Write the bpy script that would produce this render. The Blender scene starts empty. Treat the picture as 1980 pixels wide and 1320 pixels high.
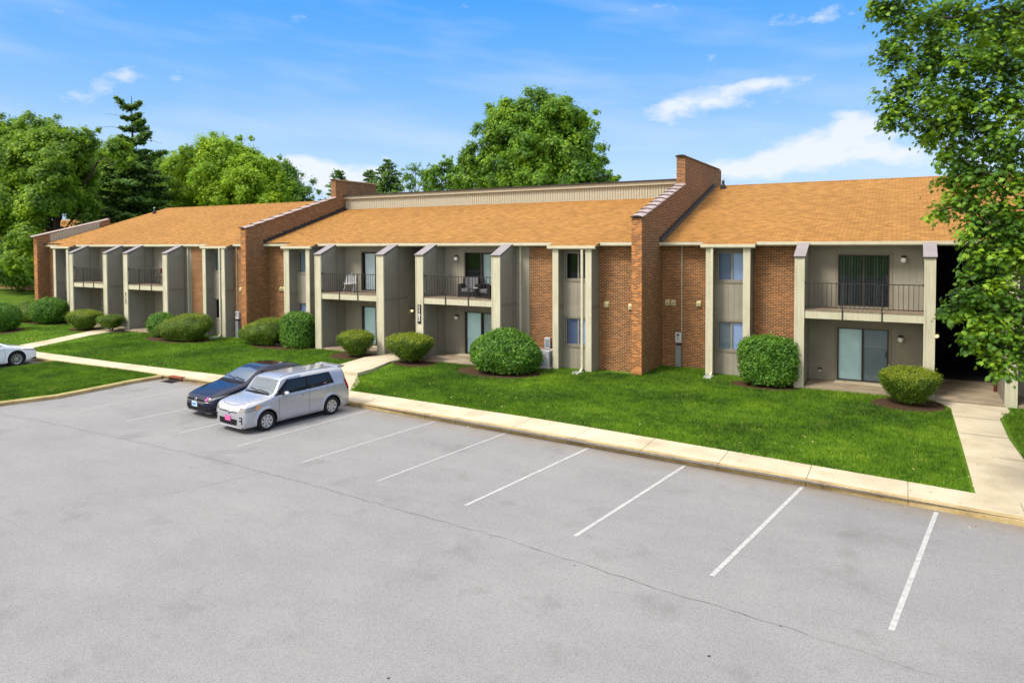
import bpy, bmesh, math, random
import numpy as np
from mathutils import Vector, Matrix
from mathutils.bvhtree import BVHTree
R = math.radians
rnd = random.Random(7)
scene = bpy.context.scene
COL = scene.collection

# ------------------------------------------------------------------ camera
cam_d = bpy.data.cameras.new('camera')
cam = bpy.data.objects.new('camera', cam_d)
COL.objects.link(cam)
cam_d.sensor_width = 36.0
cam_d.lens = 1340.0 / 1980.0 * 36.0
PITCH, YAW, ROLL = R(1.83), R(29.6), R(0.2)
cam_d.shift_y = -(660.0 - (472.0 + 1340.0 * math.tan(PITCH))) / 1980.0
cam_d.clip_start = 0.1
cam_d.clip_end = 2000.0
_f = Vector((-math.sin(YAW) * math.cos(PITCH), math.cos(YAW) * math.cos(PITCH), -math.sin(PITCH)))
_r = Vector((math.cos(YAW), math.sin(YAW), 0.0))
_u = _r.cross(_f)
_r, _u = _r * math.cos(ROLL) - _u * math.sin(ROLL), _u * math.cos(ROLL) + _r * math.sin(ROLL)
_m = Matrix((_r, _u, -_f)).transposed().to_4x4()
_m.translation = Vector((0, 0, 5.3))
cam.matrix_world = _m
scene.camera = cam

# ------------------------------------------------------------------ exposure
scene.view_settings.view_transform = 'Standard'
scene.view_settings.look = 'None'
scene.view_settings.gamma = 1.0
scene.view_settings.exposure = 0.95

# ------------------------------------------------------------------ sun and sky
SUN_EL, SUN_AZ = R(52), R(208)          # azimuth clockwise from +Y
sun_d = bpy.data.lights.new('sun', 'SUN')
sun_d.energy = 2.3
sun_d.angle = R(16)
sun_d.color = (1.0, 0.93, 0.82)
sun = bpy.data.objects.new('sun', sun_d)
COL.objects.link(sun)
_sd = Vector((math.sin(SUN_AZ) * math.cos(SUN_EL), math.cos(SUN_AZ) * math.cos(SUN_EL), math.sin(SUN_EL)))
sun.rotation_euler = _sd.to_track_quat('Z', 'Y').to_euler()

world = bpy.data.worlds.new('World')
scene.world = world
world.use_nodes = True
wt = world.node_tree
wt.nodes.clear()
def wn(t, **k):
    n = wt.nodes.new(t)
    for a, b in k.items():
        setattr(n, a, b)
    return n
def wmath(op, a, b=None, c=None, clamp=False):
    n = wn('ShaderNodeMath', operation=op)
    n.use_clamp = clamp
    for i, v in enumerate((a, b, c)):
        if v is None:
            continue
        if isinstance(v, (int, float)):
            n.inputs[i].default_value = v
        else:
            wt.links.new(v, n.inputs[i])
    return n.outputs[0]
sky = wn('ShaderNodeTexSky', sky_type='NISHITA')
sky.sun_disc = False
sky.sun_elevation = SUN_EL
sky.sun_rotation = SUN_AZ
sky.air_density = 1.0
sky.dust_density = 0.6
sky.ozone_density = 3.0
tc = wn('ShaderNodeTexCoord')
sep = wn('ShaderNodeSeparateXYZ')
wt.links.new(tc.outputs['Generated'], sep.inputs[0])
dx, dy, dz = sep.outputs
az = wmath('ARCTAN2', dx, dy)
el = wmath('ARCSINE', dz)
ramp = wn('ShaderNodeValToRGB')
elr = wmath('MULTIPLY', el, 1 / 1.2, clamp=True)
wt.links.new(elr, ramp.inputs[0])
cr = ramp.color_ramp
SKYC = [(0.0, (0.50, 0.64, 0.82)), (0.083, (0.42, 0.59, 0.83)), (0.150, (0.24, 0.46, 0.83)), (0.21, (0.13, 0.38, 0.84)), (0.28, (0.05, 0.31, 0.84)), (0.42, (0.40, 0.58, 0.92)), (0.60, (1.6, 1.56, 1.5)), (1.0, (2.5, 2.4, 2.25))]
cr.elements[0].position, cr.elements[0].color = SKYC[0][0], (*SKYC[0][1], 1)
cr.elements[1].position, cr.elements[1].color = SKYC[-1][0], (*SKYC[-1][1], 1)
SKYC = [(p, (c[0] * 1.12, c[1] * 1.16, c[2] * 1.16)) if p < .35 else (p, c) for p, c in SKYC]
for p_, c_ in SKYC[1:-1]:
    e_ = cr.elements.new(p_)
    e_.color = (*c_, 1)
skys = wn('ShaderNodeVectorMath', operation='SCALE')
wt.links.new(sky.outputs[0], skys.inputs[0])
skys.inputs['Scale'].default_value = 0.10
mixs = wn('ShaderNodeMix', data_type='RGBA')
mixs.inputs[0].default_value = 0.80
wt.links.new(skys.outputs[0], mixs.inputs[6])
wt.links.new(ramp.outputs[0], mixs.inputs[7])
# clouds: az (rad, clockwise from +Y), el, half sizes, weight, softness scale
CLOUDS = [(-1.025, 0.208, 0.028, 0.018, 0.78), (-1.062, 0.183, 0.036, 0.012, 0.62), (-0.825, 0.102, 0.060, 0.024, 1.05), (-0.745, 0.092, 0.085, 0.022, 0.95),
          (-0.225, 0.200, 0.065, 0.020, 0.72), (-0.285, 0.182, 0.045, 0.020, 0.64), (-0.14, 0.212, 0.09, 0.010, 0.60), (-0.060, 0.144, 0.044, 0.027, 1.15), (-0.125, 0.120, 0.055, 0.023, 1.1), (-0.19, 0.100, 0.060, 0.018, 1.05),
          (-0.02, 0.115, 0.05, 0.018, 0.62), (0.04, 0.100, 0.07, 0.018, 0.55), (-0.283, 0.094, 0.025, 0.014, 0.6), (-0.13, 0.288, 0.07, 0.012, 0.48), (-0.32, 0.318, 0.07, 0.008, 0.42)]
tot = None
for (ca, ce, sa, se, wgt) in CLOUDS:
    a_ = wmath('MULTIPLY', wmath('SUBTRACT', az, ca), 1 / sa)
    b_ = wmath('MULTIPLY', wmath('SUBTRACT', el, ce), 1 / se)
    r2 = wmath('ADD', wmath('MULTIPLY', a_, a_), wmath('MULTIPLY', b_, b_))
    g_ = wmath('MULTIPLY', wmath('POWER', 2.718, wmath('MULTIPLY', r2, -1.0)), wgt)
    tot = g_ if tot is None else wmath('ADD', tot, g_)
comb = wn('ShaderNodeCombineXYZ')
wt.links.new(az, comb.inputs[0])
wt.links.new(wmath('MULTIPLY', el, 1.9), comb.inputs[1])
nz = wn('ShaderNodeTexNoise')
nz.inputs['Scale'].default_value = 18.0
nz.inputs['Detail'].default_value = 7.0
nz.inputs['Roughness'].default_value = 0.58
wt.links.new(comb.outputs[0], nz.inputs['Vector'])
cl = wmath('MULTIPLY', wmath('SUBTRACT', wmath('ADD', wmath('MULTIPLY', tot, 0.85), wmath('MULTIPLY', nz.outputs[0], 2.0)), 1.32), 1.9, clamp=True)
comb2 = wn('ShaderNodeCombineXYZ')
wt.links.new(wmath('MULTIPLY', az, 1.6), comb2.inputs[0])
wt.links.new(wmath('MULTIPLY', wmath('ADD', el, wmath('MULTIPLY', az, 0.10)), 9.0), comb2.inputs[1])
nz2 = wn('ShaderNodeTexNoise')
nz2.inputs['Scale'].default_value = 2.2
nz2.inputs['Detail'].default_value = 5.0
wt.links.new(comb2.outputs[0], nz2.inputs['Vector'])
wisp = wmath('MULTIPLY', wmath('SUBTRACT', nz2.outputs[0], 0.46), 1.1, clamp=True)
cl = wmath('MAXIMUM', cl, wisp, clamp=True)
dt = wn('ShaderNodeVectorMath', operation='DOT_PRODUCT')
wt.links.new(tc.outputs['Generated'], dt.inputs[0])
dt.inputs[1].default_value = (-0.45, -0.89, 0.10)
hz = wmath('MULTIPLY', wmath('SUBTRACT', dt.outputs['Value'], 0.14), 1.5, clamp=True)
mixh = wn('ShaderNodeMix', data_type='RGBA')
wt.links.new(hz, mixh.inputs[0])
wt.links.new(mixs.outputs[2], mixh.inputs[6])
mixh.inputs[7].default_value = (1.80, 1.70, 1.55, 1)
nzh = wn('ShaderNodeTexNoise')               # broken cloud overhead
nzh.inputs['Scale'].default_value = 2.6
nzh.inputs['Detail'].default_value = 5.0
wt.links.new(tc.outputs['Generated'], nzh.inputs['Vector'])
gap = wmath('MULTIPLY', wmath('MULTIPLY', wmath('SUBTRACT', el, 0.38), 4.0, clamp=True), wmath('MULTIPLY', wmath('SUBTRACT', nzh.outputs[0], 0.50), 9.0, clamp=True))
mixg = wn('ShaderNodeMix', data_type='RGBA')
wt.links.new(wmath('MULTIPLY', gap, 0.85), mixg.inputs[0])
mixg.inputs[7].default_value = (0.16, 0.38, 0.95, 1)
mixc = wn('ShaderNodeMix', data_type='RGBA')
wt.links.new(wmath('MULTIPLY', cl, 0.80), mixc.inputs[0])
wt.links.new(mixh.outputs[2], mixg.inputs[6])
wt.links.new(mixg.outputs[2], mixc.inputs[6])
mixc.inputs[7].default_value = (0.80, 0.82, 0.86, 1)
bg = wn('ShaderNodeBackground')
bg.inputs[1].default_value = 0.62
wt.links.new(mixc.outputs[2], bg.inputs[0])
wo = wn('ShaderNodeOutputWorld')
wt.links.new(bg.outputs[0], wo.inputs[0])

# ------------------------------------------------------------------ node material helpers
class NM:
    """small wrapper round a material's node tree"""
    def __init__(s, name, rough=0.7, spec=0.3, metallic=0.0):
        s.m = bpy.data.materials.new(name)
        s.m.use_nodes = True
        s.t = s.m.node_tree
        s.b = s.t.nodes['Principled BSDF']
        s.out = s.t.nodes['Material Output']
        s.b.inputs['Roughness'].default_value = rough
        s.b.inputs['Specular IOR Level'].default_value = spec
        s.b.inputs['Metallic'].default_value = metallic
    def n(s, t, **k):
        n = s.t.nodes.new(t)
        for a, b in k.items():
            setattr(n, a, b)
        return n
    def l(s, a, b):
        s.t.links.new(a, b)
    def inp(s, sock, v):
        if hasattr(v, 'links') or isinstance(v, bpy.types.NodeSocket):
            s.l(v, sock)
        elif isinstance(v, (tuple, list)) and len(v) == 3 and sock.type == 'RGBA':
            sock.default_value = (*v, 1)
        else:
            sock.default_value = v
    def uv(s, scale=(1, 1, 1), src='UV'):
        t = s.n('ShaderNodeTexCoord')
        mp = s.n('ShaderNodeMapping')
        mp.inputs['Scale'].default_value = scale
        s.l(t.outputs[src], mp.inputs[0])
        return mp.outputs[0]
    def noise(s, scale, vec=None, detail=3, rough=0.5, src='UV'):
        n = s.n('ShaderNodeTexNoise')
        n.inputs['Scale'].default_value = scale
        n.inputs['Detail'].default_value = detail
        n.inputs['Roughness'].default_value = rough
        s.l(vec if vec is not None else s.uv(src=src), n.inputs['Vector'])
        return n.outputs[0]
    def ramp(s, fac, stops):
        r = s.n('ShaderNodeValToRGB')
        s.l(fac, r.inputs[0])
        e = r.color_ramp.elements
        e[0].position, e[0].color = stops[0][0], (*stops[0][1], 1)
        e[1].position, e[1].color = stops[-1][0], (*stops[-1][1], 1)
        for p, c in stops[1:-1]:
            x = e.new(p)
            x.color = (*c, 1)
        return r.outputs[0]
    def mix(s, fac, a, b, mode='MIX'):
        m = s.n('ShaderNodeMix', data_type='RGBA', blend_type=mode)
        s.inp(m.inputs[0], fac)
        s.inp(m.inputs[6], a)
        s.inp(m.inputs[7], b)
        return m.outputs[2]
    def math(s, op, a, b=0.0, clamp=False):
        m = s.n('ShaderNodeMath', operation=op)
        m.use_clamp = clamp
        s.inp(m.inputs[0], a)
        s.inp(m.inputs[1], b)
        return m.outputs[0]
    def bump(s, h, strength=0.3, dist=0.01):
        b = s.n('ShaderNodeBump')
        b.inputs['Strength'].default_value = strength
        b.inputs['Distance'].default_value = dist
        s.l(h, b.inputs['Height'])
        s.l(b.outputs[0], s.b.inputs['Normal'])
    def color(s, c):
        s.inp(s.b.inputs['Base Color'], c)
        return s
M = {}
def scl(c, k):
    return tuple(x * k for x in c)
def simple(name, c, rough=0.6, var=0.10, nscale=6.0, metallic=0.0, spec=0.3, bump=0.0):
    s = NM(name, rough, spec, metallic)
    n = s.noise(nscale, src='Object', detail=4)
    s.color(s.ramp(n, [(0.3, scl(c, 1 - var)), (0.7, scl(c, 1 + var))]))
    if bump:
        s.bump(s.noise(nscale * 12, src='Object'), bump, 0.005)
    M[name] = s.m
    return s.m

def brick_mat(name, c1, c2, mortar, orange=0.0):
    s = NM(name, 0.85, 0.2)
    uv = s.uv()
    b = s.n('ShaderNodeTexBrick')
    s.l(uv, b.inputs['Vector'])
    b.inputs['Scale'].default_value = 1.0
    b.inputs['Brick Width'].default_value = 0.203
    b.inputs['Row Height'].default_value = 0.0677
    b.inputs['Mortar Size'].default_value = 0.009
    b.inputs['Mortar Smooth'].default_value = 0.3
    b.inputs['Bias'].default_value = -0.1
    b.inputs['Color1'].default_value = (0, 0, 0, 1)
    b.inputs['Color2'].default_value = (1, 1, 1, 1)
    b.inputs['Mortar'].default_value = (0.5, 0.5, 0.5, 1)
    bc = s.ramp(b.outputs['Color'], [(0.0, c1), (0.45, scl(c1, 1.25)), (0.7, c2), (1.0, scl(c2, 1.35))])
    big = s.noise(0.55, detail=3)
    bc = s.mix(s.math('MULTIPLY', s.math('SUBTRACT', big, 0.48), 1.6, True), bc, s.mix(0.30, bc, (0.62, 0.22, 0.06)), 'MIX')
    damp = s.noise(0.8, vec=s.uv((1, 0.5, 1)), detail=5, rough=0.65)
    bc = s.mix(0.6, bc, s.ramp(damp, [(0.32, (0.60, 0.58, 0.55)), (0.52, (1, 1, 1))]), 'MULTIPLY')
    col = s.mix(b.outputs['Fac'], bc, mortar)
    fine = s.noise(40, detail=2)
    col = s.mix(0.35, col, s.ramp(fine, [(0.3, (0.45, 0.45, 0.45)), (0.7, (1, 1, 1))]), 'MULTIPLY')
    s.color(col)
    s.bump(s.math('SUBTRACT', 1.0, b.outputs['Fac']), 0.6, 0.006)
    M[name] = s.m
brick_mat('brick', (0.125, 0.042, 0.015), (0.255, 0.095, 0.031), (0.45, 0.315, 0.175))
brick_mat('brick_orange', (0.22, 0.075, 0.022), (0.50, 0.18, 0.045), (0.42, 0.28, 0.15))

def siding_mat():
    s = NM('siding', 0.75, 0.25)
    n = s.noise(1.3, detail=4)
    grain = s.noise(9.0, vec=s.uv((6, 0.5, 1)), detail=4)
    c = s.ramp(n, [(0.3, (0.245, 0.228, 0.180)), (0.7, (0.292, 0.272, 0.218))])
    c = s.mix(0.35, c, s.ramp(grain, [(0.3, (0.7, 0.7, 0.7)), (0.7, (1, 1, 1))]), 'MULTIPLY')
    s.color(c)
    s.bump(grain, 0.3, 0.004)
    M['siding'] = s.m
siding_mat()
simple('siding_light', (0.40, 0.36, 0.27), 0.7, 0.06)
def trim_mat():
    s = NM('trim', 0.6, 0.3)
    n = s.noise(1.1, detail=5)
    st = s.noise(3.0, vec=s.uv((5, 0.35, 1)), detail=4)
    c = s.ramp(n, [(0.3, (0.44, 0.42, 0.31)), (0.7, (0.53, 0.505, 0.385))])
    c = s.mix(0.4, c, s.ramp(st, [(0.30, (0.62, 0.58, 0.48)), (0.6, (1, 1, 1))]), 'MULTIPLY')
    s.color(c)
    M['trim'] = s.m
trim_mat()
simple('trim_board', (0.20, 0.178, 0.135), 0.7, 0.06)
simple('gutter_paint', (0.50, 0.46, 0.34), 0.45, 0.08)
simple('cap_metal', (0.22, 0.195, 0.20), 0.45, 0.08, 2.0)
simple('dark_trim', (0.035, 0.028, 0.026), 0.6, 0.2)
simple('iron', (0.022, 0.020, 0.020), 0.5, 0.2)
simple('deck_board', (0.22, 0.17, 0.12), 0.8, 0.2, 5)
simple('tile_coping', (0.36, 0.27, 0.24), 0.35, 0.18, 5, spec=0.5)
simple('tile_edge', (0.35, 0.22, 0.10), 0.6, 0.2, 5)
simple('shaded_interior', (0.03, 0.032, 0.035), 0.9, 0.2, 2)  # near-black tone stands in for unlit rooms and deep passage shade
simple('dark_red', (0.10, 0.018, 0.010), 0.5, 0.2, 3)
simple('meter_beige', (0.56, 0.50, 0.27), 0.5, 0.08, 8)
simple('meter_grey', (0.20, 0.22, 0.23), 0.5, 0.08, 4)
simple('pale_grey', (0.50, 0.51, 0.52), 0.5, 0.06, 4)
simple('frame_bronze', (0.035, 0.03, 0.028), 0.4, 0.1)
simple('frame_grey', (0.22, 0.21, 0.19), 0.45, 0.08)
simple('blind_white', (0.66, 0.70, 0.72), 0.6, 0.04, 3)
simple('blind_teal', (0.62, 0.78, 0.80), 0.5, 0.05, 3)
simple('blind_slat', (0.42, 0.50, 0.50), 0.55, 0.10, 3)
simple('slat_dim', (0.16, 0.21, 0.20), 0.55, 0.12, 3)
simple('blind_sky_reflect', (0.36, 0.44, 0.70), 0.5, 0.05, 3)  # blue of the sky reflected in the pane, put into the blind colour
simple('screen_sky_reflect', (0.13, 0.17, 0.30), 0.6, 0.05, 3)  # darker sky reflection painted into the leaf colour
simple('screen_grey', (0.20, 0.24, 0.28), 0.6, 0.05, 2)
simple('wicker', (0.012, 0.011, 0.011), 0.6, 0.3, 30)
simple('cushion', (0.12, 0.12, 0.13), 0.85, 0.12, 10)
simple('bark', (0.055, 0.042, 0.03), 0.9, 0.3, 8, bump=0.6)
simple('globe', (0.8, 0.8, 0.76), 0.25, 0.02)
simple('white_plastic', (0.72, 0.72, 0.70), 0.4, 0.03)
simple('plaque_black', (0.012, 0.012, 0.012), 0.5, 0.1)
s_ = NM('globe_lit')
s_.b.inputs['Base Color'].default_value = (0.9, 0.8, 0.5, 1)
s_.b.inputs['Emission Color'].default_value = (1.0, 0.82, 0.42, 1)
s_.b.inputs['Emission Strength'].default_value = 0.5
M['globe_lit'] = s_.m

def glass_mat(name, tint=(0.90, 0.96, 0.97), opacity=0.35):
    s = NM(name)
    gl = s.n('ShaderNodeBsdfGlossy')
    gl.inputs['Roughness'].default_value = 0.02
    gl.inputs['Color'].default_value = (0.9, 0.95, 1, 1)
    tr = s.n('ShaderNodeBsdfTransparent')
    tr.inputs['Color'].default_value = (*tint, 1)
    fr = s.n('ShaderNodeFresnel')
    fr.inputs['IOR'].default_value = 1.5
    f = s.math('ADD', s.math('MULTIPLY', fr.outputs[0], 0.55), 0.01, True)
    mx = s.n('ShaderNodeMixShader')
    s.l(f, mx.inputs[0])
    s.l(tr.outputs[0], mx.inputs[1])
    s.l(gl.outputs[0], mx.inputs[2])
    s.l(mx.outputs[0], s.out.inputs[0])
    M[name] = s.m
glass_mat('glass')

def shingle_mat():
    s = NM('shingles', 0.9, 0.15)
    uv = s.uv()
    b = s.n('ShaderNodeTexBrick')
    s.l(uv, b.inputs['Vector'])
    b.inputs['Scale'].default_value = 1.0
    b.inputs['Brick Width'].default_value = 0.30
    b.inputs['Row Height'].default_value = 0.14
    b.inputs['Mortar Size'].default_value = 0.009
    b.inputs['Mortar Smooth'].default_value = 0.4
    b.inputs['Color1'].default_value = (0.240, 0.110, 0.027, 1)
    b.inputs['Color2'].default_value = (0.43, 0.210, 0.056, 1)
    b.inputs['Mortar'].default_value = (0.13, 0.055, 0.018, 1)
    streak = s.noise(2.0, vec=s.uv((1.2, 9, 1)), detail=5, rough=0.65)
    big = s.noise(0.16, detail=3)
    c = s.mix(s.math('MULTIPLY', streak, 0.9), b.outputs['Color'], s.mix(0.5, b.outputs['Color'], (0.55, 0.30, 0.09)))
    c = s.mix(0.6, c, s.ramp(streak, [(0.35, (0.48, 0.45, 0.42)), (0.60, (1, 1, 1))]), 'MULTIPLY')
    c = s.mix(0.5, c, s.ramp(big, [(0.35, (0.80, 0.78, 0.76)), (0.65, (1, 1, 1))]), 'MULTIPLY')
    gran = s.noise(60, detail=2)
    c = s.mix(0.3, c, s.ramp(gran, [(0.3, (0.55, 0.55, 0.55)), (0.7, (1, 1, 1))]), 'MULTIPLY')
    s.color(c)
    s.bump(s.math('SUBTRACT', 1.0, b.outputs['Fac']), 0.8, 0.012)
    M['shingles'] = s.m
shingle_mat()

def ground_mats():
    s = NM('asphalt', 0.9, 0.2)
    v = s.uv(src='Object')
    f1 = s.noise(55, vec=v, detail=3)
    f2 = s.noise(0.35, vec=v, detail=5, rough=0.6)
    f3 = s.noise(1.6, vec=s.uv((0.4, 1, 1), 'Object'), detail=5, rough=0.65)
    c = s.ramp(f2, [(0.3, (0.232, 0.230, 0.234)), (0.5, (0.252, 0.250, 0.254)), (0.72, (0.270, 0.265, 0.267))])
    c = s.mix(0.28, c, s.ramp(f3, [(0.32, (0.76, 0.75, 0.75)), (0.6, (1, 1, 1))]), 'MULTIPLY')
    oil = s.noise(0.8, vec=v, detail=4, rough=0.6)
    c = s.mix(0.5, c, s.ramp(oil, [(0.27, (0.66, 0.64, 0.63)), (0.42, (1, 1, 1))]), 'MULTIPLY')
    c = s.mix(0.58, c, s.ramp(f1, [(0.30, (0.42, 0.42, 0.42)), (0.60, (1.0, 1.0, 1.0))]), 'MULTIPLY')
    f4 = s.noise(17, vec=v, detail=4, rough=0.8)
    c = s.mix(0.25, c, s.ramp(f4, [(0.32, (0.60, 0.60, 0.60)), (0.5, (1.0, 1.0, 1.0)), (0.7, (1.12, 1.12, 1.12))]), 'MULTIPLY')
    spot = s.n('ShaderNodeTexVoronoi')
    spot.inputs['Scale'].default_value = 0.9
    s.l(v, spot.inputs['Vector'])
    c = s.mix(s.math('LESS_THAN', spot.outputs['Distance'], 0.022), c, (0.04, 0.035, 0.03))
    # soil washed against the kerb (attribute painted where the kerb stands)
    at = s.n('ShaderNodeAttribute', attribute_name='dirt')
    d = s.math('MULTIPLY', at.outputs['Fac'], s.noise(2.5, vec=v, detail=4), True)
    c = s.mix(s.math('MULTIPLY', d, 1.1, True), c, (0.20, 0.155, 0.10))
    s.color(c)
    s.bump(f1, 0.5, 0.006)
    M['asphalt'] = s.m
    s = NM('concrete', 0.85, 0.2)
    v = s.uv(src='Object')
    f2 = s.noise(0.8, vec=v, detail=5, rough=0.6)
    f1 = s.noise(30, vec=v, detail=3)
    c = s.ramp(f2, [(0.3, (0.40, 0.34, 0.235)), (0.5, (0.50, 0.43, 0.31)), (0.7, (0.56, 0.49, 0.37))])
    c = s.mix(0.35, c, s.ramp(f1, [(0.3, (0.6, 0.6, 0.6)), (0.65, (1, 1, 1))]), 'MULTIPLY')
    s.color(c)
    s.bump(f1, 0.3, 0.004)
    M['concrete'] = s.m
    s = NM('kerb_face', 0.9, 0.2)
    v = s.uv(src='Object')
    f2 = s.noise(1.2, vec=v, detail=6, rough=0.7)
    f1 = s.noise(25, vec=v, detail=3)
    c = s.ramp(f2, [(0.3, (0.22, 0.15, 0.07)), (0.5, (0.40, 0.30, 0.14)), (0.7, (0.48, 0.38, 0.20))])
    c = s.mix(0.5, c, s.ramp(f1, [(0.3, (0.5, 0.5, 0.5)), (0.65, (1, 1, 1))]), 'MULTIPLY')
    s.color(c)
    M['kerb_face'] = s.m
    s = NM('patio_concrete', 0.85, 0.2)
    v = s.uv(src='Object')
    f2 = s.noise(1.4, vec=v, detail=5, rough=0.6)
    c = s.ramp(f2, [(0.3, (0.20, 0.155, 0.105)), (0.7, (0.36, 0.30, 0.215))])
    s.color(c)
    M['patio_concrete'] = s.m
    s = NM('lawn', 0.95, 0.1)
    v = s.uv(src='Object')
    f2 = s.noise(0.45, vec=v, detail=5, rough=0.6)
    f1 = s.noise(9, vec=v, detail=5, rough=0.7)
    c = s.ramp(f2, [(0.3, (0.060, 0.125, 0.010)), (0.5, (0.095, 0.180, 0.013)), (0.7, (0.150, 0.245, 0.020))])
    c = s.mix(0.7, c, s.ramp(f1, [(0.32, (0.42, 0.46, 0.42)), (0.65, (1.0, 1.0, 1.0))]), 'MULTIPLY')
    s.color(c)
    s.bump(f1, 0.8, 0.03)
    M['lawn'] = s.m
    s = NM('mulch', 0.95, 0.1)
    v = s.uv(src='Object')
    f1 = s.noise(22, vec=v, detail=4, rough=0.7)
    s.color(s.ramp(f1, [(0.3, (0.028, 0.015, 0.009)), (0.55, (0.075, 0.045, 0.026)), (0.75, (0.14, 0.09, 0.055))]))
    s.bump(f1, 1.0, 0.03)
    M['mulch'] = s.m
    for nm_, a_, b_, lo in (('line_paint', 0.38, 0.56, (0.30, 0.295, 0.30)), ('line_paint_faded', 0.40, 0.66, (0.285, 0.28, 0.286))):
        s = NM(nm_, 0.8, 0.2)
        v = s.uv(src='Object')
        f1 = s.noise(9, vec=v, detail=6, rough=0.8)
        s.color(s.ramp(f1, [(a_, lo), (b_, (0.405, 0.403, 0.403) if nm_ == 'line_paint' else (0.36, 0.358, 0.36))]))
        M[nm_] = s.m
    simple('crack_dark', (0.13, 0.125, 0.12), 0.95, 0.3, 10)
    simple('crack_faint', (0.20, 0.195, 0.195), 0.95, 0.2, 10)
ground_mats()

def leaf_mat(name, c_dark, c_mid, c_light, trans=0.35, nscale=0.5, rough=0.55, wr=0.55, wn_=1.0, off=0.28):
    s = NM(name, rough, 0.35)
    g = s.n('ShaderNodeNewGeometry')
    big = s.noise(nscale, src='Object', detail=3)
    f = s.math('ADD', s.math('MULTIPLY', g.outputs['Random Per Island'], wr), s.math('MULTIPLY', s.math('SUBTRACT', big, off), wn_), True)
    c = s.ramp(f, [(0.10, c_dark), (0.5, c_mid), (0.95, c_light)])
    s.color(c)
    tl = s.n('ShaderNodeBsdfTranslucent')
    s.l(s.mix(0.5, c, (0.25, 0.42, 0.03)), tl.inputs[0])
    mx = s.n('ShaderNodeMixShader')
    mx.inputs[0].default_value = trans
    s.l(s.b.outputs[0], mx.inputs[1])
    s.l(tl.outputs[0], mx.inputs[2])
    s.l(mx.outputs[0], s.out.inputs[0])
    M[name] = s.m
leaf_mat('leaf_maple', (0.020, 0.062, 0.007), (0.075, 0.185, 0.010), (0.30, 0.47, 0.018), 0.38, nscale=1.5, wr=0.40, wn_=2.2, off=0.38)
leaf_mat('leaf_oak', (0.040, 0.110, 0.010), (0.112, 0.245, 0.013), (0.30, 0.48, 0.018), 0.42, nscale=0.55, wr=0.40, wn_=1.9, off=0.36)
leaf_mat('leaf_spread', (0.052, 0.125, 0.010), (0.155, 0.285, 0.012), (0.38, 0.54, 0.018), 0.42, nscale=0.50, wr=0.40, wn_=1.9, off=0.36)
leaf_mat('leaf_yellow', (0.100, 0.215, 0.008), (0.26, 0.43, 0.010), (0.42, 0.58, 0.014), 0.45, nscale=0.55, wr=0.40, wn_=1.9, off=0.36)
leaf_mat('leaf_dark', (0.032, 0.090, 0.010), (0.075, 0.180, 0.014), (0.15, 0.30, 0.022), nscale=0.35)
leaf_mat('leaf_conifer', (0.045, 0.110, 0.026), (0.110, 0.215, 0.045), (0.21, 0.36, 0.065), 0.38, nscale=0.5, wr=0.4, wn_=1.5, off=0.33)
leaf_mat('leaf_bush', (0.026, 0.085, 0.010), (0.072, 0.190, 0.016), (0.18, 0.36, 0.030), 0.3, nscale=1.8)
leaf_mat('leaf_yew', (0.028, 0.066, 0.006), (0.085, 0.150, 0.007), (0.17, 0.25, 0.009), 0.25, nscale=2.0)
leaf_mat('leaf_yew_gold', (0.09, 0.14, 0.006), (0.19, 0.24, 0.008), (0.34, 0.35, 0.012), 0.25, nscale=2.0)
def grass_mat():
    s = NM('grass_blade', 0.6, 0.3)
    g = s.n('ShaderNodeNewGeometry')
    v = s.uv(src='Object')
    a = s.noise(0.35, vec=v, detail=4, rough=0.6)
    b = s.noise(2.2, vec=v, detail=4, rough=0.65)
    f = s.math('ADD', s.math('MULTIPLY', g.outputs['Random Per Island'], 0.35), s.math('MULTIPLY', s.math('SUBTRACT', a, 0.36), 1.7))
    f = s.math('ADD', f, s.math('MULTIPLY', s.math('SUBTRACT', b, 0.5), 1.1), True)
    c = s.ramp(f, [(0.05, (0.036, 0.090, 0.008)), (0.38, (0.092, 0.195, 0.010)), (0.68, (0.155, 0.285, 0.013)), (1.0, (0.29, 0.42, 0.030))])
    dry = s.noise(1.1, vec=v, detail=5, rough=0.7)
    c = s.mix(s.math('MULTIPLY', s.math('SUBTRACT', dry, 0.60), 5.0, True), c, (0.26, 0.27, 0.075))
    s.color(c)
    tl = s.n('ShaderNodeBsdfTranslucent')
    s.l(c, tl.inputs[0])
    mx = s.n('ShaderNodeMixShader')
    mx.inputs[0].default_value = 0.35
    s.l(s.b.outputs[0], mx.inputs[1])
    s.l(tl.outputs[0], mx.inputs[2])
    s.l(mx.outputs[0], s.out.inputs[0])
    M['grass_blade'] = s.m
grass_mat()

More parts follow.
